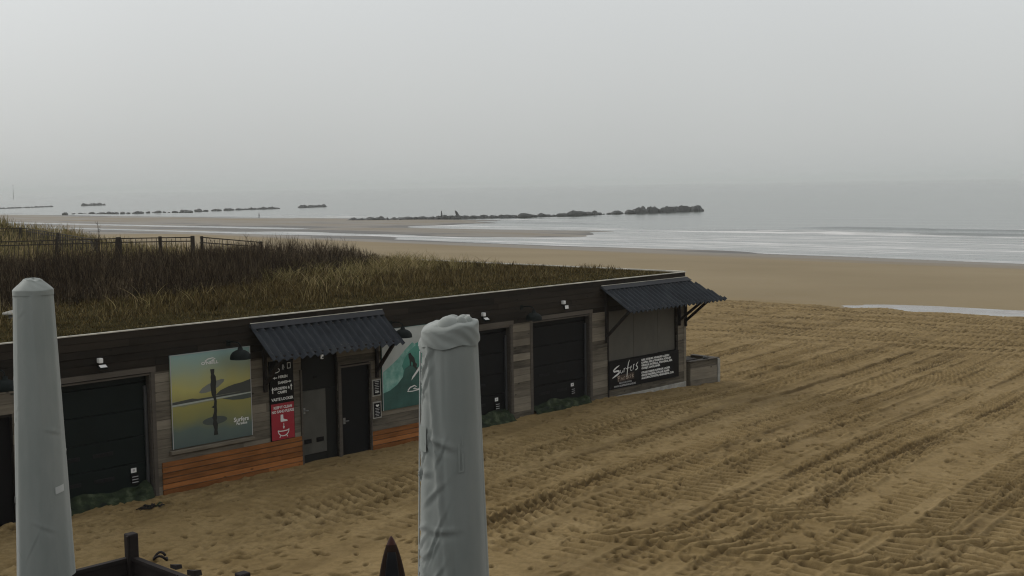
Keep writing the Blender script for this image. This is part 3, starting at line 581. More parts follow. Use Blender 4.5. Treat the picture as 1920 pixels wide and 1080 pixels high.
# corrugated awnings
def awning(ua, ub, proj, zt, zb, hip, braces):
    mb = MB(); pit = .2; n_ = int((ub + hip - ua) / pit * 12); ths = .012
    th_ = [0, 1]; rowsn = 10; vs = []; fs = []
    xs = [ua + (ub + hip - ua) * i / n_ for i in range(n_ + 1)]
    ang = math.atan2(zt - zb, proj)
    for side in (0, 1):
        for j in range(rowsn + 1):
            t = j / rowsn
            for x in xs:
                a = .041 * math.sin(2 * math.pi * (x - ua) / pit) + (.0 if side == 0 else -.006)
                vs.append((x, -.03 - proj * t - a * math.sin(ang) * .6, zt + (zb - zt) * t + a * math.cos(ang)))
    w = n_ + 1; o2 = (rowsn + 1) * w
    for j in range(rowsn):
        for i in range(n_):
            if hip and xs[i + 1] > ub + hip * (j + 1.0) / rowsn + .02: continue
            q_ = (j * w + i, j * w + i + 1, (j + 1) * w + i + 1, (j + 1) * w + i)
            fs.append(q_[::-1]); fs.append(tuple(k + o2 for k in q_))
    mb.add(vs, fs, m_sheet, True)
    for t_ in (.22, .86):
        for i in range(int((ub - ua) / pit)):
            x = ua + pit * (i + .25); mb.box(x - .011, x + .011, -.03 - proj * t_ - .034, -.03 - proj * t_ - .012, zt + (zb - zt) * t_ + .036, zt + (zb - zt) * t_ + .052, m_grail)
    aw = mb.build('awning', cab)
    mb = MB(); mb.box(ua - .01, ub + .02, -.065, -.0275, zt - .03, zt + .05, m_flash, c=.004)
    k = .15; mb.add([(ua, -.066, zt + .052), (ub + .02, -.066, zt + .052), (ub + hip * k + .02, -.03 - proj * k, zt + (zb - zt) * k + .046), (ua, -.03 - proj * k, zt + (zb - zt) * k + .046)], [(0, 1, 2, 3)], m_flash)
    mb.add([(ua - .01, -.067, zt + .066), (ub + .02, -.067, zt + .066), (ub + .02, -.067, zt + .05), (ua - .01, -.067, zt + .05)], [(0, 3, 2, 1)], m_trim); mb.build('flashing', aw)
    mb = MB(); mb.bar((ua + .03, -proj * .88, zb + .045), (ub + hip - .1, -proj * .88, zb + .045), .045, .06, m_blackwood); mb.build('batten', aw)
    for x, zf in braces:
        mb = MB(); mb.bar((x, -.06, zf), (x, -proj * .84, zb + .02), .06, .07, m_blackwood); mb.box(x - .035, x + .035, -.095, -.03, zf - .16, zt - .1, m_blackwood); mb.build('brace', aw)
    return aw
awning(-15.63, -12.02, .82, 3.33, 2.66, 0, [(-15.3, 2.05), (-12.2, 1.98)])
awning(-4.03, .0, 1.06, 3.31, 2.68, .62, [(-3.82, 1.92), (-.36, 2.08), (-.05, 2.03)])

# green tarps crumpled along the bottoms of the roller doors
def tarp(u0, u1, top, label, seed):
    n_, k = 46, 14; mb = MB(); vs = []
    for i in range(n_ + 1):
        for j in range(k + 1):
            t = j / k; u = u0 + (u1 - u0) * i / n_; hh = top * (.55 + .75 * float(fbm(np.array([u / .5]), np.array([seed * 3.1]), 3, seed)[0]))
            bmp = float(fbm(np.array([u / .22]), np.array([t * 3.0 + seed]), 3, seed + 7)[0])
            y = .10 - .30 * t ** 1.6 - .16 * (bmp - .3) * math.sin(math.pi * min(1, t + .12)); zz_ = hh * (1 - t) + .05 + .10 * (bmp - .5) * math.sin(math.pi * t)
            vs.append((u - u0, min(y, .11), zz_ + .09))
    mb.add(vs, [(i * (k + 1) + j, (i + 1) * (k + 1) + j, (i + 1) * (k + 1) + j + 1, i * (k + 1) + j + 1) for i in range(n_) for j in range(k)], m_net, True)
    tag(mb.build('tarpaulin', loc=L2W(u0, 0, 0), rz=TH), label, 'tarpaulin', 'green tarpaulins along the roller doors')
tarp(-20.2, -18.05, .30, 'dark green tarpaulin crumpled along the foot of the widest, leftmost roller door', 3)
tarp(-9.9, -7.66, .33, 'dark green tarpaulin bunched at the roller door behind the right parasol', 5)
tarp(-6.82, -4.56, .28, 'dark green tarpaulin along the roller door next to the kiosk window', 9)

# ---------------------------------------------------------------- posters and signs on the front
def SR(name, u, v, z, label, cat, group=None, mb=None): return tag(mb.build(name, loc=L2W(u, v, z), rz=TH), label, cat, group)
def arc(cx, cz, rx, rz, a0, a1, n_=16): return [(cx + rx * math.cos(R(a0 + (a1 - a0) * i / n_)), cz + rz * math.sin(R(a0 + (a1 - a0) * i / n_))) for i in range(n_ + 1)]
a = M('sunset_beach_print', (.3, .3, .1), .45); t = a.n('ShaderNodeTexCoord'); s_ = a.n('ShaderNodeSeparateXYZ'); a.l(t.outputs['Generated'], s_.inputs[0]); nz = a.noise(1.1, 2)
fz = a.math('ADD', s_.outputs['Z'], a.mrange(nz, .3, .7, -.05, .05))
a.color(a.ramp(fz, [(0, (0.069, 0.100, 0.096)), (.16, (0.088, 0.125, 0.109)), (.30, (0.202, 0.202, 0.073)), (.44, (0.274, 0.250, 0.069)), (.475, (0.177, 0.194, 0.129)), (.49, (0.217, 0.234, 0.194)), (.505, (0.290, 0.267, 0.088)), (.62, (0.403, 0.370, 0.121)), (.80, (0.290, 0.347, 0.242)), (1, (0.217, 0.347, 0.338))])); m_p1 = a.m
m_sil = M('black_silhouette_print', (.008, .010, .009), .45).m; m_hill = M('dark_hill_print', (.045, .05, .045), .45).m; m_refl = M('dark_reflection_print', (.055, .07, .062), .45).m; m_brd = M('grey_surfboard_print', (.16, .17, .15), .45).m; m_shore = M('pale_shore_print', (.34, .37, .33), .45).m
Wp, Hp = 1.90, 1.89; mb = MB(); mb.box(0, Wp, 0, .03, 0, Hp, m_p1)
fx = lambda q_: [(x * Wp, z * Hp) for x, z in q_]
mb.flat(fx([(.0, .495), (.12, .505), (.25, .513), (.32, .50), (.55, .50), (.75, .505), (1, .515), (1, .49), (.5, .482), (.0, .47)]), -.002, m_hill)
mb.flat(fx([(.0, .47), (.5, .482), (1, .49), (1, .475), (.55, .465), (.0, .452)]), -.0022, m_shore)
mb.flat(fx([(.53, .505), (.60, .555), (.70, .585), (.78, .60), (.88, .61), (1, .635), (1, .512)]), -.003, m_hill)
mb.flat(fx([(.62, .462), (1, .478), (1, .425), (.88, .42), (.75, .43)]), -.0032, m_refl)
mb.flat(fx([(.335, .568), (.38, .61), (.45, .642), (.55, .668), (.62, .678), (.655, .672), (.645, .645), (.58, .60), (.50, .565), (.42, .553), (.36, .553)]), -.004, m_brd)
mb.flat([(x, z) for x, z in fx(arc(.52, .235, .155, .045, 0, 360, 22)[:-1])], -.0036, m_refl)
fig = [(.483, .80), (.535, .80), (.533, .765), (.528, .745), (.548, .715), (.553, .66), (.545, .60), (.548, .54), (.54, .50), (.552, .44), (.548, .39), (.55, .34), (.545, .30), (.548, .26), (.54, .235), (.555, .19), (.548, .12), (.555, .075), (.50, .075), (.51, .14), (.49, .20), (.50, .24), (.487, .27), (.512, .33), (.515, .37), (.48, .385), (.512, .40), (.52, .45), (.508, .485), (.49, .52), (.482, .58), (.478, .63), (.488, .68), (.484, .715), (.492, .745), (.487, .765)]
mb.flat(fx(fig), -.005, m_sil)
mb.stroke(fx([(.42, .895), (.46, .915), (.52, .922), (.55, .91), (.52, .90), (.50, .892), (.54, .888)]), .022, -.004, m_print)
mb.text("O'NEILL", .48 * Wp, .872 * Hp, .085, -.004, m_print, sx=1.35, bold=.003)
mb.text('Surfers', .855 * Wp, .20 * Hp, .13, -.004, m_print, bold=.003); mb.text('Paradise', .86 * Wp, .155 * Hp, .08, -.004, m_print, bold=.002)
for x, z, w, h in ((0, 0, .015, Hp), (Wp - .015, 0, .015, Hp), (.015, Hp - .012, Wp - .03, .012)): mb.box(x, x + w, -.006, -.0005, z, z + h, m_printgrey)
SR('poster', -17.56, -.065, 1.03, 'large sunset poster of a standing surfer mirrored in water, beside the widest roller door', 'poster', mb=mb)
# wave poster
a = M('teal_wave_print', (.05, .2, .17), .45); nz = a.noise(3, 5, stretch=(1, 1, 2.2)); t = a.n('ShaderNodeTexCoord'); s_ = a.n('ShaderNodeSeparateXYZ'); a.l(t.outputs['Generated'], s_.inputs[0])
a.color(a.ramp(a.math('ADD', s_.outputs['Z'], a.mrange(nz, .3, .7, -.06, .06)), [(0, (.03, .085, .065)), (.25, (.022, .10, .085)), (.55, (.045, .21, .165)), (1, (.11, .35, .28))])); m_p2 = a.m
a = M('pale_foam_print', (.25, .45, .4), .45); nz = a.noise(4, 5); a.color(a.ramp(nz, [(.3, (.07, .24, .195)), (.5, (.15, .34, .29)), (.72, (.32, .50, .44))])); m_fp = a.m
a = M('grey_sky_print', (.4, .42, .4), .45); nz = a.noise(1.5, 3); a.color(a.ramp(nz, [(.3, (.33, .36, .34)), (.7, (.46, .48, .46))])); m_sp = a.m
a = M('dark_trough_print', (.02, .085, .07), .45); nz = a.noise(3, 4); a.color(a.ramp(nz, [(.3, (.014, .06, .05)), (.7, (.03, .105, .09))])); m_tp = a.m
mb = MB(); mb.box(0, Wp, 0, .03, 0, Hp, m_p2)
mb.flat(fx([(0, 1), (1, 1), (1, .94), (.85, .90), (.70, .82), (.55, .78), (.42, .70), (.30, .61), (.16, .52), (.0, .44)]), -.002, m_sp)
mb.flat(fx([(.0, .215), (.12, .24), (.24, .30), (.33, .38), (.35, .46), (.32, .52), (.36, .60), (.45, .70), (.56, .76), (.50, .80), (.38, .72), (.26, .62), (.12, .535), (.0, .47)]), -.003, m_fp)
mb.flat(fx([(0, .21), (.12, .235), (.24, .295), (.34, .385), (.37, .48), (.46, .52), (.62, .46), (.8, .5), (1, .55), (1, 0), (0, 0)]), -.0025, m_tp)
mb.flat(fx([(.43, .66), (.465, .675), (.485, .645), (.53, .60), (.545, .54), (.575, .515), (.56, .48), (.60, .44), (.585, .43), (.53, .475), (.50, .50), (.505, .54), (.475, .56), (.47, .50), (.455, .50), (.45, .58), (.435, .62)]), -.004, m_sil)
mb.flat(fx([(.47, .32), (.52, .36), (.60, .43), (.66, .51), (.64, .52), (.57, .445), (.49, .365)]), -.0045, m_print)
mb.stroke(fx([(.41, .20), (.45, .235), (.52, .25), (.56, .235), (.50, .215), (.58, .195), (.62, .215)]), .03, -.004, m_print); mb.stroke(fx([(.40, .19), (.48, .183), (.62, .19)]), .02, -.0042, m_print)
for x, z, w, h in ((0, 0, .015, Hp), (Wp - .015, 0, .015, Hp), (.015, Hp - .012, Wp - .03, .012)): mb.box(x, x + w, -.006, -.0005, z, z + h, m_printgrey)
SR('poster', -12.055, -.065, 1.015, 'large teal poster of a surfer riding a breaking wave, partly behind the right parasol', 'poster', mb=mb)
# black and red direction board
mb = MB(); w = .62; mb.box(0, w, 0, .03, 0, 1.72, m_black); mb.box(.012, w - .012, -.004, -.0005, .012, .80, m_red); yy = -.006
tx = lambda s, x, z, sz, al='CENTER', sx=1.0, b=.003: mb.text(s, x, z, sz, yy, m_print, al, sx, b)
def arrow(x, z, l, ang, hw=.03, sw=.02):
    c_, s1 = math.cos(R(ang)), math.sin(R(ang)); pt = [(0, sw / 2), (l * .55, sw / 2), (l * .55, hw), (l, 0), (l * .55, -hw), (l * .55, -sw / 2), (0, -sw / 2)]
    mb.flat([(x + p_ * c_ - q_ * s1, z + p_ * s1 + q_ * c_) for p_, q_ in pt], yy, m_print)
mb.stroke([(.08, 1.465), (.2, 1.475), (.25, 1.50), (.255, 1.535), (.22, 1.56), (.15, 1.56)], .018, yy, m_print)
mb.flat([(.33, 1.62), (.35, 1.64), (.37, 1.62), (.39, 1.56), (.375, 1.555), (.36, 1.59), (.365, 1.52), (.35, 1.52), (.345, 1.56), (.335, 1.52), (.32, 1.52), (.33, 1.59)], yy, m_printgrey)
for b_ in ((.46, .47, 1.53, 1.66), (.54, .55, 1.53, 1.66), (.47, .54, 1.53, 1.542), (.47, .54, 1.645, 1.66)): mb.box(b_[0], b_[1], -.0055, -.0005, b_[2], b_[3], m_print)
arrow(.19, 1.36, .11, 180); tx('HEREN', .34, 1.37, .078, sx=1.0)
tx('DAMES', .33, 1.245, .078); arrow(.45, 1.25, .11, 0)
arrow(.065, 1.03, .14, 90); arrow(.55, 1.06, .14, 90); tx('GROEPEN &', .30, 1.12, .078); tx('CAMPS', .31, 1.035, .078)
tx('VASTE LOCKER', .31, .89, .082)
tx('KEEP IT CLEAN', .315, .71, .078, sx=.92); tx('NO SAND PLEASE', .315, .62, .08, sx=.92)
mb.flat([(.25, .55), (.315, .55), (.32, .46), (.36, .44), (.42, .425), (.43, .395), (.25, .395), (.245, .44)], yy, m_print); arrow(.325, .36, .13, 270, .028, .016)
mb.stroke(arc(.315, .205, .14, .12, 180, 360, 14), .02, yy, m_print); mb.stroke([(.165, .21), (.22, .195), (.315, .19), (.41, .195), (.465, .215)], .022, yy, m_print); mb.stroke([(.24, .10), (.21, .055)], .02, yy, m_print); mb.stroke([(.39, .10), (.42, .055)], .02, yy, m_print)
SR('direction_sign', -15.185, -.06, .80, 'tall narrow black and red direction board with white arrows, left of the grey door', 'sign', mb=mb)
# framed notices
for z, lab, kind in ((1.42, 'upper of two small black notices between the black door and wave poster', 0), (.90, 'lower of two small black notices, with a white emblem at its top', 1)):
    mb = MB(); mb.box(-.03, .225, .004, .02, -.03, .36, m_conc); mb.box(0, .195, -.004, .0035, 0, .33, m_black)
    for k in range(6):
        zz_ = .30 - .04 * k if kind == 0 else .20 - .035 * k
        if zz_ < .02: continue
        mb.box(.03 + .01 * (k % 2), .165 - .012 * (k % 3), -.006, -.0045, zz_, zz_ + .012, m_printgrey)
    if kind == 0: mb.text('WIFI', .1, .06, .06, -.006, m_print, bold=.002)
    else: mb.flat([(.045, .28), (.075, .295), (.10, .285), (.125, .295), (.155, .28), (.13, .25), (.10, .238), (.07, .25)], -.006, m_print)
    SR('notice', -12.32, -.062 if kind == 1 else -.06, z, lab, 'notice', 'small notices by the black door', mb)
mb = MB(); mb.box(0, .36, 0, .02, 0, .62, m_black)
for k in range(5): mb.box(.03, .16 + .03 * (k % 3), -.002, -.0005, .54 - .055 * k, .565 - .055 * k, m_printgrey)
mb.flat([(.06, .25), (.1, .285), (.16, .29), (.2, .26), (.13, .24)], -.0015, m_print)
SR('notice', -20.74, -.062, 1.58, 'black notice with rows of white text showing beside the left parasol', 'notice', mb=mb)
# kiosk sign
mb = MB(); w, h = 3.30, .80; mb.box(0, w, 0, .03, 0, h, m_black); yy = -.003
KX = lambda x: (x - .30) * .757 + .13
sk = lambda pts, wd=.03, mm=None: mb.stroke([(KX(x), z) for x, z in pts], wd, yy, mm or m_print)
sk([(.72, .655), (.58, .62), (.44, .57), (.36, .525), (.40, .50), (.58, .505), (.69, .50), (.72, .455), (.62, .41), (.45, .365), (.30, .325)], [.02, .04, .045, .045, .045, .05, .055, .06, .055, .045, .02])
sk([(.785, .52), (.785, .45), (.83, .42), (.895, .45), (.92, .50), (.93, .43)], .02); sk([(1.0, .55), (.99, .44)], .028); sk([(1.0, .51), (1.05, .55), (1.09, .55)], .022)
sk([(1.34, .76), (1.27, .68), (1.22, .55), (1.19, .40), (1.16, .29)], [.02, .035, .04, .035, .02]); sk([(1.12, .52), (1.33, .545)], .022)
sk([(1.36, .50), (1.44, .54), (1.47, .58), (1.41, .57), (1.37, .49), (1.42, .445), (1.50, .46)], .022); sk([(1.58, .62), (1.56, .47)], .03); sk([(1.58, .57), (1.64, .62)], .02)
sk([(1.86, .66), (1.76, .60), (1.74, .565), (1.82, .525), (1.83, .485), (1.75, .45), (1.68, .44)], [.02, .032, .035, .04, .04, .035, .02])
mb.flat([(KX(x), z) for x, z in ((.60, .37), (1.62, .395), (1.62, .20), (.62, .18))], -.0015, m_brownpatch)
for pts in ([(.64, .20), (.64, .35)], [(.60, .33), (.74, .355), (.75, .30), (.65, .285)], [(.80, .22), (.86, .30), (.92, .24), (.92, .22)], [(.99, .22), (.98, .30), (1.06, .305)], [(1.20, .24), (1.12, .25), (1.13, .31), (1.20, .31), (1.21, .375), (1.20, .23)], [(1.27, .24), (1.28, .32)], [(1.42, .33), (1.34, .32), (1.40, .275), (1.34, .24)], [(1.47, .29), (1.57, .31), (1.53, .345), (1.48, .30), (1.50, .25), (1.58, .26)]): sk(pts, .02, m_printbeige)
mb.text('BEACHCLUB KNOKKE', KX(1.08), .145, .06, yy, m_printgrey, sx=.95, bold=.002); mb.text('WWW.SURFERSPARADISE.BE', KX(1.05), .065, .07, yy, m_printgrey, sx=1.1, bold=.003)
for i, s in enumerate(('SURF, KITESURF, WINDSURF & LESSEN', 'KAMPEN, KIDS & TEAMBUILD, SCHOLEN', 'VERHUUR, MATERIAAL, STRANDBAR, BIER', 'ONTBIJT, LUNCH, DINER')): mb.text(s, 1.47, .69 - .082 * i, .075, yy, m_print, 'LEFT', 1.06, .005)
for i, s in enumerate(('STRANDCABINES, SURFSHOP, LOCKER', 'GRATIS PARKEREN, DOUCHE, ZOMER', 'ALLE SURFACTIVITEITEN, VERGADERING, CLUB')): mb.text(s, 1.47, .32 - .082 * i, .075, yy, m_print, 'LEFT', 1.06 if i < 2 else .98, .005)
SR('kiosk_sign', -3.735, -.075, .40, 'wide black sign with white brush lettering below the kiosk shutters', 'sign', mb=mb)

# ---------------------------------------------------------------- lamps, floodlights, camera on the fascia
def barn_lamp():
    t = thing('barn_lamp', (0, 0, 0), TH)
    mb = MB(); pr = [(.215, 0), (.213, .04), (.20, .09), (.16, .14), (.10, .175), (.055, .19), (.045, .24), (.03, .25)]
    mb.lathe(pr, m_lamp, 24); mb.lathe([(r_ - .006, z_) for r_, z_ in pr[:6]][::-1] + [], m_lamp, 24); mb.lathe([(.215, 0), (.208, 0)], m_lamp, 24); mb.build('lamp_shade', t)
    mb = MB(); mb.tube([(0, .45, .30), (0, .30, .33), (0, .08, .335), (0, .01, .30), (0, 0, .235)], .013, m_lamp, 8); mb.build('arm', t)
    mb = MB(); mb.box(-.05, .05, .405, .427, .24, .36, m_lamp, c=.01); mb.build('wall_plate', t); return t
def dup(root, loc):
    r_ = root.copy(); COL.objects.link(r_); r_.location = loc
    for ch in root.children: c_ = ch.copy(); COL.objects.link(c_); c_.parent = r_
    return r_
bl0 = barn_lamp()
for i, (u, lab) in enumerate(((-16.16, 'dark barn lamp in front of the top corner of the sunset poster'), (-11.73, 'dark barn lamp hanging before the pale sky of the teal wave poster'), (-7.25, 'dark barn lamp above the post between two black roller doors'), (-21.06, 'dark barn lamp beside the left parasol, above the double door'))):
    o = bl0 if i == 0 else dup(bl0, (0, 0, 0)); o.location = L2W(u, -.45, 2.735); tag(o, lab, 'wall lamp', 'barn lamps along the cabin front')
def flood(u, z, lab, tilt, first):
    t = thing('floodlight', L2W(u, -.022, z), TH, lab, 'floodlight', 'floodlights above the roller doors')
    mb = MB(); mb.box(-.045, .045, -.10, -.0, .0, .095, m_white, c=.012); mb.build('sensor', t)
    mb = MB(); bm = bmesh.new(); bmesh.ops.create_cube(bm, size=1)
    for w_ in bm.verts: w_.co = Vector((w_.co.x * .17, w_.co.y * .05, w_.co.z * .12))
    bmesh.ops.bevel(bm, geom=bm.edges[:], offset=.008, segments=1, affect='EDGES'); T_ = Matrix.Translation((.01, -.13, -.075)) @ Matrix.Rotation(R(tilt), 4, 'X')
    mb.bm(bm, m_lamp, mat=T_); mb.add([T_ @ Vector(p_) for p_ in ((-.07, -.0265, -.045), (.07, -.0265, -.045), (.07, -.0265, .045), (-.07, -.0265, .045))], [(0, 1, 2, 3)], m_white)
    mb.build('lamp_head', t); mb = MB(); mb.tube([(.0, -.0, -.03), (.0, -.11, -.05)], .014, m_lamp, 6); mb.build('bracket', t)
flood(-19.05, 2.95, 'floodlight with white sensor above the widest, leftmost roller door', -62, 1); flood(-8.70, 2.93, 'floodlight with white sensor above the roller door beside the right parasol', -58, 0); flood(-5.65, 2.99, 'floodlight showing its bright white face, above the roller door nearest the kiosk', -8, 0)
t = thing('security_camera', L2W(-9.45, -.022, 2.93), TH, 'white security camera just above the top of the right parasol', 'security camera')
mb = MB(); mb.box(-.10, .12, -.22, -.10, .0, .11, m_white, c=.015); mb.build('housing', t); mb = MB(); mb.tube([(-.02, -.221, .05), (-.02, -.235, .05)], .035, m_black, 12); mb.build('lens', t); mb = MB(); mb.tube([(0, 0, .05), (0, -.11, .05)], .02, m_white, 8); mb.build('bracket', t)
mb = MB(); mb.box(-.03, .03, -.03, .03, -.1, 0, m_white, c=.01); mb.box(-.02, .02, -.032, -.0305, -.08, -.045, m_lamp); tag(mb.build('awning_lamp', loc=L2W(-14.35, -.80, 2.66), rz=TH), 'tiny pale lamp hanging under the front edge of the left awning', 'lamp')

mb = MB()
for k in range(16):
    a_ = random.uniform(0, 6.28); r_ = random.uniform(.02, .2); L_ = random.uniform(.1, .24); b_ = random.uniform(0, 3.14); p_ = Vector((r_ * math.cos(a_) * 1.3, r_ * math.sin(a_) * .5, random.uniform(.01, .05)))
    mb.tube([p_, p_ + Vector((L_ * .5 * math.cos(b_), L_ * .5 * math.sin(b_) * .6, .025)), p_ + Vector((L_ * math.cos(b_), L_ * math.sin(b_) * .6, -.005))], [.012, .022, .008], m_net if k % 4 == 0 else m_rail, 6)
tag(mb.build('seaweed', loc=L2W(-18.55, -.85, .17), rz=TH), 'dark clump of dried seaweed lying on sand before the leftmost roller door', 'seaweed')
# low wooden bin at the end of the cabin
t = thing('wooden_bin', L2W(.06, -.10, -.05), TH - R(6), 'low grey wooden bin standing against the seaward end of the cabin', 'bin')
mb = MB()
for i, (z0, z1) in enumerate(rows_of(-.15, .80, .19)): mb.box(.06, 1.30, -.0 - .004 * (i % 2), .03, z0, z1, m_grey, jit=.003)
mb.box(.06, .09, .03, 1.0, -.15, .80, m_grey); mb.box(1.27, 1.30, .03, 1.0, -.15, .80, m_grey); mb.box(.09, 1.27, .97, 1.0, -.15, .80, m_grey); mb.build('panel', t)
mb = MB(); mb.box(-.0, 1.36, -.05, .13, .802, .835, m_frame, c=.005); mb.box(-.0, .55, .14, .95, .835, .86, m_blackwood, c=.005); mb.box(1.20, 1.36, .131, 1.0, .802, .835, m_frame, c=.005); mb.build('lid', t)
mb = MB(); mb.box(1.305, 1.42, -.03, .07, -.15, .78, m_conc, c=.006); mb.build('post', t)
mb = MB(); mb.tube([(.70, .04, .85), (.76, .05, .875), (.84, .05, .86), (.90, .04, .845)], [.02, .045, .04, .015], m_rock, 7); tag(mb.build('stone', loc=L2W(.06, -.10, -.05), rz=TH - R(6)), 'small dark stone lying on the lid of the wooden bin', 'stone')
# saucer-like vent cap on the roof
mb = MB(); mb.lathe([(.10, 0), (.10, .10), (.22, .11), (.21, .15), (.05, .19), (.001, .19)], m_conc, 20); tag(mb.build('vent_cap', loc=L2W(-18.7, 4.3, 3.48)), 'pale round vent cap in the roof grass beside the left parasol', 'vent cap')

# ---------------------------------------------------------------- terrace with railing, parasols, surfboard
mb = MB()
x0, x1, y0, y1 = -42, -22.86, -29.4, -7.9
for i in range(int((y1 - y0) / .145)): mb.box(x0, x1, y0 + i * .145, y0 + i * .145 + .138, .65, .70, m_rail)
mb.box(x0, x1 - .01, y0, y1 - .05, -.2, .645, m_rail); tag(mb.build('terrace_deck', loc=L2W(0, 0, 0), rz=TH), kind='structure')
rl = thing('terrace_railing', L2W(-22.94, -8.0, .70), TH, 'dark wooden terrace railing with a tall corner post and boarded panels', 'railing')
def rail_panel(a, b):
    a = Vector(a); b = Vector(b); mb = MB(); d = (b - a); l = d.length; d.normalize(); nrm = Vector((-d.y, d.x, 0))
    for z0, z1 in rows_of(.03, .93, .15):
        q_ = [a + nrm * s for s in (-.014, .014)] + [b + nrm * s for s in (.014, -.014)]
        vs = [(p_.x, p_.y, z0) for p_ in q_] + [(p_.x, p_.y, z1) for p_ in q_]; mb.add(vs, [(3, 2, 1, 0), (4, 5, 6, 7), (0, 1, 5, 4), (1, 2, 6, 5), (2, 3, 7, 6), (3, 0, 4, 7)], m_rail)
    mb.build('panel', rl); mb = MB(); mb.bar(a + Vector((0, 0, .957)), b + Vector((0, 0, .957)), .075, .045, m_rail); mb.build('handrail', rl)
for px, py in ((0, 0), (0, -2.4), (0, -4.8), (0, -7.2), (-2.4, 0), (-4.8, 0), (-7.2, 0)):
    mb = MB(); mb.box(px - .065, px + .065, py - .065, py + .065, 0, 1.27, m_rail, c=.01)
    if px == 0 and py == 0: mb.box(px - .09, px - .066, py - .06, py - .02, 0, 1.25, m_rail)
    mb.build('post', rl)
for k in range(3): rail_panel((0, -.067 - 2.4 * k, 0), (0, -2.333 - 2.4 * k, 0)); rail_panel((-.067 - 2.4 * k, 0, 0), (-2.333 - 2.4 * k, 0, 0))
pav = thing('shading_pavilion', L2W(-36, -29.6, 0), TH, 'two-storey dark timber pavilion added out of view behind the camera to block sky light', 'pavilion')  # unseen building, added to shade the cabin front, parasols and near sand
mb = MB()
for a_, b_ in rows_of(0, 10.2, .2): mb.box(-26, 20, -.03, 0, a_, b_, m_fascia)
mb.box(-26, 20, -12, -.04, 0, 10.2, m_fascia); mb.build('wall', pav)
mb = MB(); mb.box(-26.5, 20.5, -12.5, .8, 10.21, 10.55, m_fascia, c=.02); mb.build('roof', pav)
for k in range(14):
    for z_ in (1.2, 4.8): mb = MB(); mb.box(-25 + 3.2 * k, -22.6 + 3.2 * k, .002, .06, z_, z_ + 2.2, m_frame, c=.01); mb.box(-24.9 + 3.2 * k, -22.7 + 3.2 * k, .061, .065, z_ + .1, z_ + 2.1, m_lamp); mb.build('window', pav)
# odd timbers and a rope loop outside the railing
mb = MB(); mb.tube([(.13 + .07 * math.cos(x), -.45 + .10 * math.sin(x), 1.0 + .035 * math.sin(2 * x) + .03) for x in np.linspace(0, 6.0, 18)], .016, m_rail, 6); tag(mb.build('rope_loop', loc=L2W(-22.94, -8.0, .70), rz=TH), 'dark rope loop resting on the terrace railing near the corner post', 'rope')
for k, (px, py, w, h, lab) in enumerate(((.10, -.86, .09, .045, 'brown timber offcut on the railing between rope loop and darker offcut'), (.10, -1.26, .11, .06, 'dark timber offcut with a slanted top lying on the terrace railing'), (.10, -1.60, .09, .045, 'small knotty wood chunk on the railing, nearest the bottom edge'))):
    mb = MB(); vs = [(px - w / 2, py - w * .7, .98), (px + w / 2, py - w * .7, .98), (px + w / 2, py + w * .7, .98), (px - w / 2, py + w * .7, .98), (px - w / 2, py - w * .6, .98 + h * 1.2), (px + w / 2, py - w * .5, .98 + h), (px + w / 2, py + w * .6, .98 + h * .6), (px - w / 2, py + w * .7, .98 + h)]
    mb.add(vs, [(3, 2, 1, 0), (4, 5, 6, 7), (0, 1, 5, 4), (1, 2, 6, 5), (2, 3, 7, 6), (3, 0, 4, 7)], m_rail); tag(mb.build('timber_offcut', loc=L2W(-22.94, -8.0, .70), rz=TH), lab, 'timber', 'timber offcuts on the terrace railing')

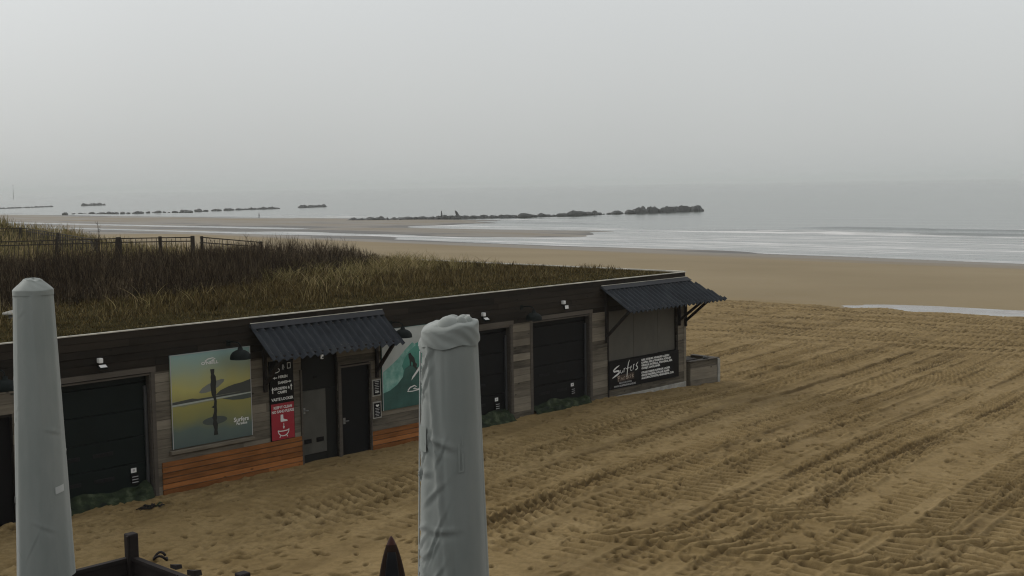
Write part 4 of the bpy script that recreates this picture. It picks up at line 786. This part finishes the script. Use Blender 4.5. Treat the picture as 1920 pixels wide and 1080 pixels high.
def parasol(x, y, ztop, rp, hood, label, seed, ax0):
    t = thing('parasol', (x, y, .70), 0, label, 'parasol', 'closed parasols on the terrace'); zt = ztop - .70
    zb = 1.35; n_, k = 120, 150; vs = []
    rr = np.random.default_rng(seed); creases = []
    for _ in range(44 if hood else 26): creases.append((rr.uniform(math.pi * .9, math.pi * 1.42) if hood else rr.uniform(0, 6.28), rr.uniform(zb + .3, zt - .2), rr.uniform(-1.2, 1.2), rr.uniform(.06, .24), rr.uniform(.009, .022) * (1 if hood else .3)))
    for j in range(k + 1):
        z = zb + (zt - .16 - zb) * j / k; r0 = np.interp(z + .70, rp[0], rp[1])
        for i in range(n_):
            a_ = 2 * math.pi * i / n_; s_ = a_ - math.pi
            r_ = r0 * (1 + .012 * math.cos(3 * a_ + .8 * z) + .010 * math.cos(7 * a_ - .5 * z + seed) + .006 * math.cos(13 * a_ + seed + .6 * math.sin(1.3 * z)) + .02 * math.exp(-(math.sin(1.5 * a_ + seed + .25 * z) / .10) ** 2) - .014 * math.exp(-(math.sin(2 * a_ + 2.1 * seed - .18 * z) / .08) ** 2))
            for ca, cz, sl, le, am in creases:                # pulled folds in the cloth
                da = (a_ - ca + math.pi) % (2 * math.pi) - math.pi; dl = (z - cz) - sl * da * r0 * 2
                if abs(da) < .9 and abs(dl) < .12: r_ += am * math.exp(-(da / (le * 2)) ** 2) * (math.exp(-(dl / .018) ** 2) - .8 * math.exp(-((dl + .035) / .025) ** 2))
            # long diagonal drape from the left seam
            if hood:
                da = (a_ - 4.45) ; dl = da + .42 * (z - 3.0); r_ += .012 * math.exp(-(dl / .09) ** 2) - .010 * math.exp(-((dl - .2) / .12) ** 2)
            vs.append((r_ * math.cos(a_), r_ * math.sin(a_), z))
    mb = MB(); mb.add(vs, [(j * n_ + i, j * n_ + (i + 1) % n_, (j + 1) * n_ + (i + 1) % n_, (j + 1) * n_ + i) for j in range(k) for i in range(n_)], m_cloth, True); cv = mb.build('cover', t)
    # hood over the top
    vs = []; k2 = 34; r1 = float(np.interp(ztop - .19, rp[0], rp[1]))
    lob = 5 if hood else 9
    for j in range(k2 + 1):
        q_ = j / k2
        for i in range(n_):
            a_ = 2 * math.pi * i / n_
            if hood:
                if q_ < .45: p_ = q_ / .45; r_ = r1 * (1.055 - .03 * p_ + .02 * math.sin(3 * a_ + 5 * p_) * (1 - p_) + .012 * math.sin(11 * a_ + 9 * p_)); z = zt - .215 + .125 * p_ + .034 * math.cos(a_ - .25) * (.35 + .65 * p_) + .010 * math.sin(5 * a_ + 1)
                else:
                    p_ = (q_ - .45) / .55; lb = abs(math.sin(lob * .5 * a_ + .7)) ** .7; r_ = r1 * 1.02 * math.cos(p_ * math.pi / 2) ** .8; z = zt - .09 + .05 * math.sin(p_ * math.pi / 2) + (.034 * math.cos(a_ - .25) + .010 * math.sin(5 * a_ + 1)) * (1 - p_)
            else:
                p_ = q_; r_ = r1 * (1.02 * (1 - max(0, p_ - .18) / .82 * .66) if p_ < .8 else 1.02 * (1 - .62 / .82 * .66) * math.sqrt(max(0, 1 - ((p_ - .8) / .2) ** 2)))
                r_ *= 1 + .03 * math.sin(lob * a_ + 4 * p_ * 3) * p_; z = zt - .17 + .165 * (p_ ** .75) * (1 + .06 * math.sin(4 * a_ + 2)) - (.008 if p_ < .05 else 0)
            vs.append((r_ * math.cos(a_), r_ * math.sin(a_), z))
    mb = MB(); mb.add(vs, [(j * n_ + i, j * n_ + (i + 1) % n_, (j + 1) * n_ + (i + 1) % n_, (j + 1) * n_ + i) for j in range(k2) for i in range(n_)], m_cloth, True)
    if hood:                                                # bulging folds of the gathered canopy
        for la, lr, sx_, sz_ in ((4.05, .135, .075, .085), (4.72, .10, .10, .125), (5.5, .125, .06, .10), (6.05, .135, .055, .085), (.6, .12, .07, .09), (1.4, .11, .08, .11), (2.4, .12, .08, .10), (4.6, .0, .10, .125), (3.45, .15, .05, .06)):
            bm = bmesh.new(); bmesh.ops.create_uvsphere(bm, u_segments=20, v_segments=12, radius=1)
            mb.bm(bm, m_cloth, True, Matrix.Translation((lr * math.cos(la), lr * math.sin(la), zt - .105 + .03 * math.cos(la))) @ Matrix.Rotation(la, 4, 'Z') @ Matrix.Rotation(.35 * math.sin(7 * la), 4, 'X') @ Matrix.Diagonal((sx_ * .8, sx_, sz_ * .80, 1)))
    mb.build('hood', t)
    def on(a_, z, o_=.006): r_ = np.interp(z, rp[0], rp[1]) + o_; return (r_ * math.cos(a_), r_ * math.sin(a_), z - .70)
    if hood:
        mb = MB(); mb.tube([on(math.pi * 1.0 + .10, z, .012) for z in np.linspace(ztop - .26, 2.1, 40)], .006, m_tape, 6); mb.build('zip', t)
        mb = MB()
        m_fp2 = m_faded
        for a0, a1, z0, z1 in ((4.95, 5.0, 4.18, 4.37), (5.07, 5.12, 4.18, 4.30), (4.95, 5.12, 4.165, 4.18), (5.075, 5.10, 4.36, 4.43)):
            mb.add([on(a0, z0), on(a1, z0), on(a1, z1), on(a0, z1)], [(0, 1, 2, 3)], m_fp2)
        mb.build('faded_print', t)
        mb = MB()
        P_ = [[on(a_, z_, .012) for a_ in np.linspace(3.25, 3.85, 6)] for z_ in (4.30, 4.48)]; mb.add(P_[0] + P_[1], [(i, i + 1, i + 7, i + 6) for i in range(5)], m_faded, True); mb.build('patch', t)
    else:
        for a0, a1, z0 in ((5.55, 5.95, 2.98), (3.30, 3.62, 2.86)):
            mb = MB(); P_ = [[on(a_, z_ + .05 * (a_ - a0), .010) for a_ in np.linspace(a0, a1, 6)] for z_ in (z0, z0 + .075)]; mb.add(P_[0] + P_[1], [(i, i + 1, i + 7, i + 6) for i in range(5)], m_tape, True); mb.build('tape', t)
    mb = MB(); mb.tube([(0, 0, .08), (0, 0, zb + .3)], .045, m_mast, 14); mb.build('pole', t)
    mb = MB(); mb.box(-.45, .45, -.45, .45, 0, .08, m_conc, c=.015); mb.build('base', t); return t
parasol(-5.12, 13.2, 5.29, ([1.9, 2.05, 3.34, 4.6, 5.15], [.31, .30, .262, .222, .203]), False, 'tall closed grey parasol with a smooth round top, standing at the far left', 4, 0)
parasol(-.455, 8.9, 5.275, ([1.9, 2.05, 3.34, 4.4, 5.08], [.31, .30, .252, .222, .203]), True, 'closed grey parasol with a creased cover and lumpy top, in front of the wave poster', 8, 0)

t = thing('surfboard', (-1.235, 12.05, .70), R(8), 'dark wooden surfboard standing on its tail on the terrace, pointed nose up', 'surfboard')
def board(s, th, zlo, zhi, n_=40):
    Lb = 2.02; prof = []
    for i in range(n_ + 1):
        z = zlo + (zhi - zlo) * i / n_; q_ = z / Lb; wd = .178 * (max(0, 1 - (abs(q_ - .47) / .53) ** 2.15)) ** .72 if q_ > .47 else .178 * (1 - .55 * ((.47 - q_) / .47) ** 2.2)
        prof.append((max(wd * s, .001), z))
    return prof
def slab(prof, th, mat, name, off=0):
    mb = MB(); m_ = 12; vs = []
    for w_, z in prof:
        for k in range(m_): a_ = 2 * math.pi * k / m_; vs.append((w_ * math.cos(a_), off + th * math.sin(a_) * min(1, w_ / .06) - .06 * (z / 2) ** 4 + .16 * z / 2, z))
    mb.add(vs, [(i * m_ + k, i * m_ + (k + 1) % m_, (i + 1) * m_ + (k + 1) % m_, (i + 1) * m_ + k) for i in range(len(prof) - 1) for k in range(m_)], mat, True); return mb.build(name, t)
m_board = wood('dark_board_veneer', (.013, .008, .006), (.05, .028, .018), stretch=(14, 8, .8), knots=False); m_deckpad = speck('black_board_panel', (.012, .013, .015), .4); m_nose = speck('reddish_nose_tip', (.06, .015, .010), .5)
slab(board(1, .03, 0, 1.93), .03, m_board, 'board'); slab(board(.97, .03, 1.93, 2.02, 12), .031, m_nose, 'nose_tip')
slab([(w_ * .55, z) for w_, z in board(1, .03, .2, 1.86)], .004, m_deckpad, 'dark_inlay', -.031)

# ---------------------------------------------------------------- groynes, far figures, beacon
def rockmesh(sx, sy, sz, seed):
    bm = bmesh.new(); bmesh.ops.create_icosphere(bm, subdivisions=2, radius=1); r_ = random.Random(seed)
    dirs = [Vector((r_.gauss(0, 1), r_.gauss(0, 1), r_.gauss(0, 1))).normalized() for _ in range(9)]; cuts = [r_.uniform(.6, .9) for _ in dirs]
    for w_ in bm.verts:
        p_ = w_.co.copy()
        for d_, c_ in zip(dirs, cuts):
            k = p_.dot(d_)
            if k > c_: p_ -= d_ * (k - c_)
        w_.co = Vector((p_.x * sx, p_.y * sy, p_.z * sz))
    return bm
def mound(name, P0, P1, w, h, label, cat='groyne', seed=1):
    P0 = Vector((*P0, -3.9)); P1 = Vector((*P1, -3.9)); mb = MB(); r_ = random.Random(seed); l = (P1 - P0).length; n_ = int(l / .75)
    for i in range(n_):
        q_ = P0.lerp(P1, (i + r_.uniform(-.3, .3)) / n_) - P0; off = r_.gauss(0, w * .3); d_ = (P1 - P0).normalized()
        hh = h * (1 - .5 * min(1, abs(off) / w)) * r_.uniform(.6, 1.2)
        mb.bm(rockmesh(r_.uniform(1.1, 2.4), r_.uniform(.8, 1.3), hh, seed * 100 + i), m_rock, mat=Matrix.Translation(q_ + Vector((-d_.y * off, d_.x * off, .35))) @ Matrix.Rotation(math.atan2(d_.y, d_.x) + r_.uniform(-.4, .4), 4, 'Z'))
    return tag(mb.build(name, loc=P0), label, cat, 'rock groynes running out to sea')
mound('rock_groyne', (-45.6, 356), (1.5, 366.5), 1.6, 1.25, 'low dark rock bank with an upright marker, reaching the wet sand in the middle', seed=2)
mound('rock_groyne', (40.5, 396), (62.5, 412.4), 2.2, 2.5, 'solid dark head of the nearest groyne, lying farthest right in the sea', seed=3)
mound('rock_groyne', (-104.5, 617), (-94.6, 633.3), 2.4, 1.5, 'solid dark seaward head of the middle groyne', seed=4)
mound('rock_groyne', (-291, 846), (-283.6, 866), 3, 1.9, 'dark seaward head of the most distant groyne at the left', seed=5)
mound('rock_groyne', (-316, 766), (-302, 819), 1.6, .95, 'thin low rock line of the most distant groyne, at the left edge', seed=6)
mound('rock_groyne', (-124, 584), (-113, 601), 1.6, 1.15, 'low broken rock line just inshore of the middle groyne head', seed=7)
def boulder_line(P0, P1, n_, smin, smax, label, group, seed):
    r_ = random.Random(seed); base = []
    for k in range(3):
        mb = MB(); mb.bm(rockmesh(1, .8, .75, seed * 10 + k), m_rock); me = mb.build('boulder'); base.append(me)
    for i in range(n_):
        o = base[i] if i < 3 else base[i % 3].copy()
        if i >= 3: COL.objects.link(o)
        t_ = (i + r_.uniform(.1, .9)) / n_; s_ = r_.uniform(smin, smax); o.location = (P0[0] + (P1[0] - P0[0]) * t_ + r_.gauss(0, .8), P0[1] + (P1[1] - P0[1]) * t_ + r_.gauss(0, .8), -3.5 + s_ * .12)
        o.rotation_euler = (0, 0, r_.uniform(0, 6.28)); o.scale = (s_ * r_.uniform(.8, 1.6), s_, s_ * r_.uniform(.55, 1)); tag(o, label, 'boulder', group)
boulder_line((-189, 527), (-137, 535), 24, .8, 1.9, 'dark boulder in the scattered inshore row left of the walker', 'boulders of the middle groyne', 21)
boulder_line((-146, 540), (-118, 595), 22, .9, 1.8, 'dark boulder in the broken row behind the walking person', 'outer boulders of the middle groyne', 22)
boulder_line((2.5, 366), (41, 397), 26, .5, 2.3, 'dark boulder in the broken row between bank and head of the nearest groyne', 'boulders of the nearest groyne', 23)
boulder_line((-45, 356), (0, 366), 18, .8, 1.5, 'dark boulder heaped on the low rock bank in the middle', 'boulders heaped on the rock bank', 24)
mb = MB(); mb.tube([(0, 0, -1.2), (0, 0, 0.5), (0, 0, 2.2)], [.45, .32, .1], m_rock, 8); tag(mb.build('marker_post', loc=(-20.2, 361.8, -3.2)), 'upright dark marker post on the low rock bank', 'post')
mb = MB(); mb.bm(rockmesh(.45, .35, 1.1, 77), m_rock, mat=Matrix.Rotation(R(-28), 4, 'Y')); tag(mb.build('standing_stone', loc=(-15.8, 363, -1.9)), 'dark leaning stone on the rock bank, right of the marker post', 'stone')
# beacon far out in the fog
t = thing('sea_beacon', (-852, 2130, -3.6), 0, 'faint tall beacon mast far out in the sea fog', 'beacon')
mb = MB(); mb.tube([(0, 0, 0), (0, 0, 14), (0, 0, 25.5)], [.55, .45, .3], m_mast, 8); mb.build('mast', t)
mb = MB(); mb.box(-1.3, .9, -.9, .9, 21.6, 22.2, m_mast); mb.build('platform', t)

# walking person
bx, by = -83.07, 409.38; zg = gz(bx, by)
J = [(0, 0, .92), (0, .02, 1.12), (0, .03, 1.32), (0, .0, 1.45), (0, -.02, 1.53), (0, -.03, 1.64),
     (.10, -.02, .88), (.11, -.16, .50), (.11, -.12, .09), (.11, -.24, .05), (-.10, .02, .88), (-.11, .06, .50), (-.11, .27, .12), (-.11, .17, .03),
     (.19, .01, 1.40), (.25, .12, 1.14), (.24, .06, .90), (.24, .03, .80), (-.19, .01, 1.40), (-.25, -.08, 1.13), (-.23, -.20, .92), (-.22, -.24, .83)]
Eg = [(0, 1), (1, 2), (2, 3), (3, 4), (4, 5), (0, 6), (6, 7), (7, 8), (8, 9), (0, 10), (10, 11), (11, 12), (12, 13), (2, 14), (14, 15), (15, 16), (16, 17), (2, 18), (18, 19), (19, 20), (20, 21)]
Rr = [.15, .14, .17, .07, .065, .10, .10, .07, .05, .045, .10, .07, .05, .045, .075, .06, .045, .04, .075, .06, .045, .04]
me = bpy.data.meshes.new('person'); me.from_pydata(J, Eg, []); po = bpy.data.objects.new('person', me); COL.objects.link(po)
md = po.modifiers.new('skin', 'SKIN'); me.skin_vertices[0].data[0].use_root = True
for i, r_ in enumerate(Rr): me.skin_vertices[0].data[i].radius = (r_, r_ * (.75 if i < 3 else 1))
po.modifiers.new('sub', 'SUBSURF').levels = 2
bpy.context.view_layer.update()
nm = bpy.data.meshes.new_from_object(po.evaluated_get(bpy.context.evaluated_depsgraph_get())); po.modifiers.clear(); po.data = nm
for mm in (m_jacket, m_trouser, m_skin): nm.materials.append(mm)
for p_ in nm.polygons:
    c_ = p_.center; p_.material_index = 2 if (c_.z > 1.52 or (c_.z < .86 and abs(c_.x) > .18)) else (0 if c_.z > .86 else 1); p_.use_smooth = True
po.location = (bx, by, zg - .01); po.rotation_euler = (0, 0, R(75)); tag(po, 'person in dark clothes walking alone on the distant wet sand', 'person')
mb = MB(); bm = bmesh.new(); bmesh.ops.create_uvsphere(bm, u_segments=12, v_segments=8, radius=.112); bmesh.ops.delete(bm, geom=[w_ for w_ in bm.verts if w_.co.z < -.04], context='VERTS'); mb.bm(bm, m_hair, True, Matrix.Translation((0, -.015, 1.665))); mb.build('hair', po)

# ---------------------------------------------------------------- sea fog
a = bpy.data.materials.new('sea_haze'); a.use_nodes = True; t = a.node_tree; t.nodes.clear(); oo = t.nodes.new('ShaderNodeOutputMaterial'); pv_ = t.nodes.new('ShaderNodeVolumePrincipled')
pv_.inputs['Color'].default_value = (.95, .97, .955, 1); pv_.inputs['Density'].default_value = .00027; t.links.new(pv_.outputs[0], oo.inputs['Volume'])
mb = MB(); mb.box(-13000, 13000, -60, 14000, -22, 26, a); tag(mb.build('haze'), kind='stuff')
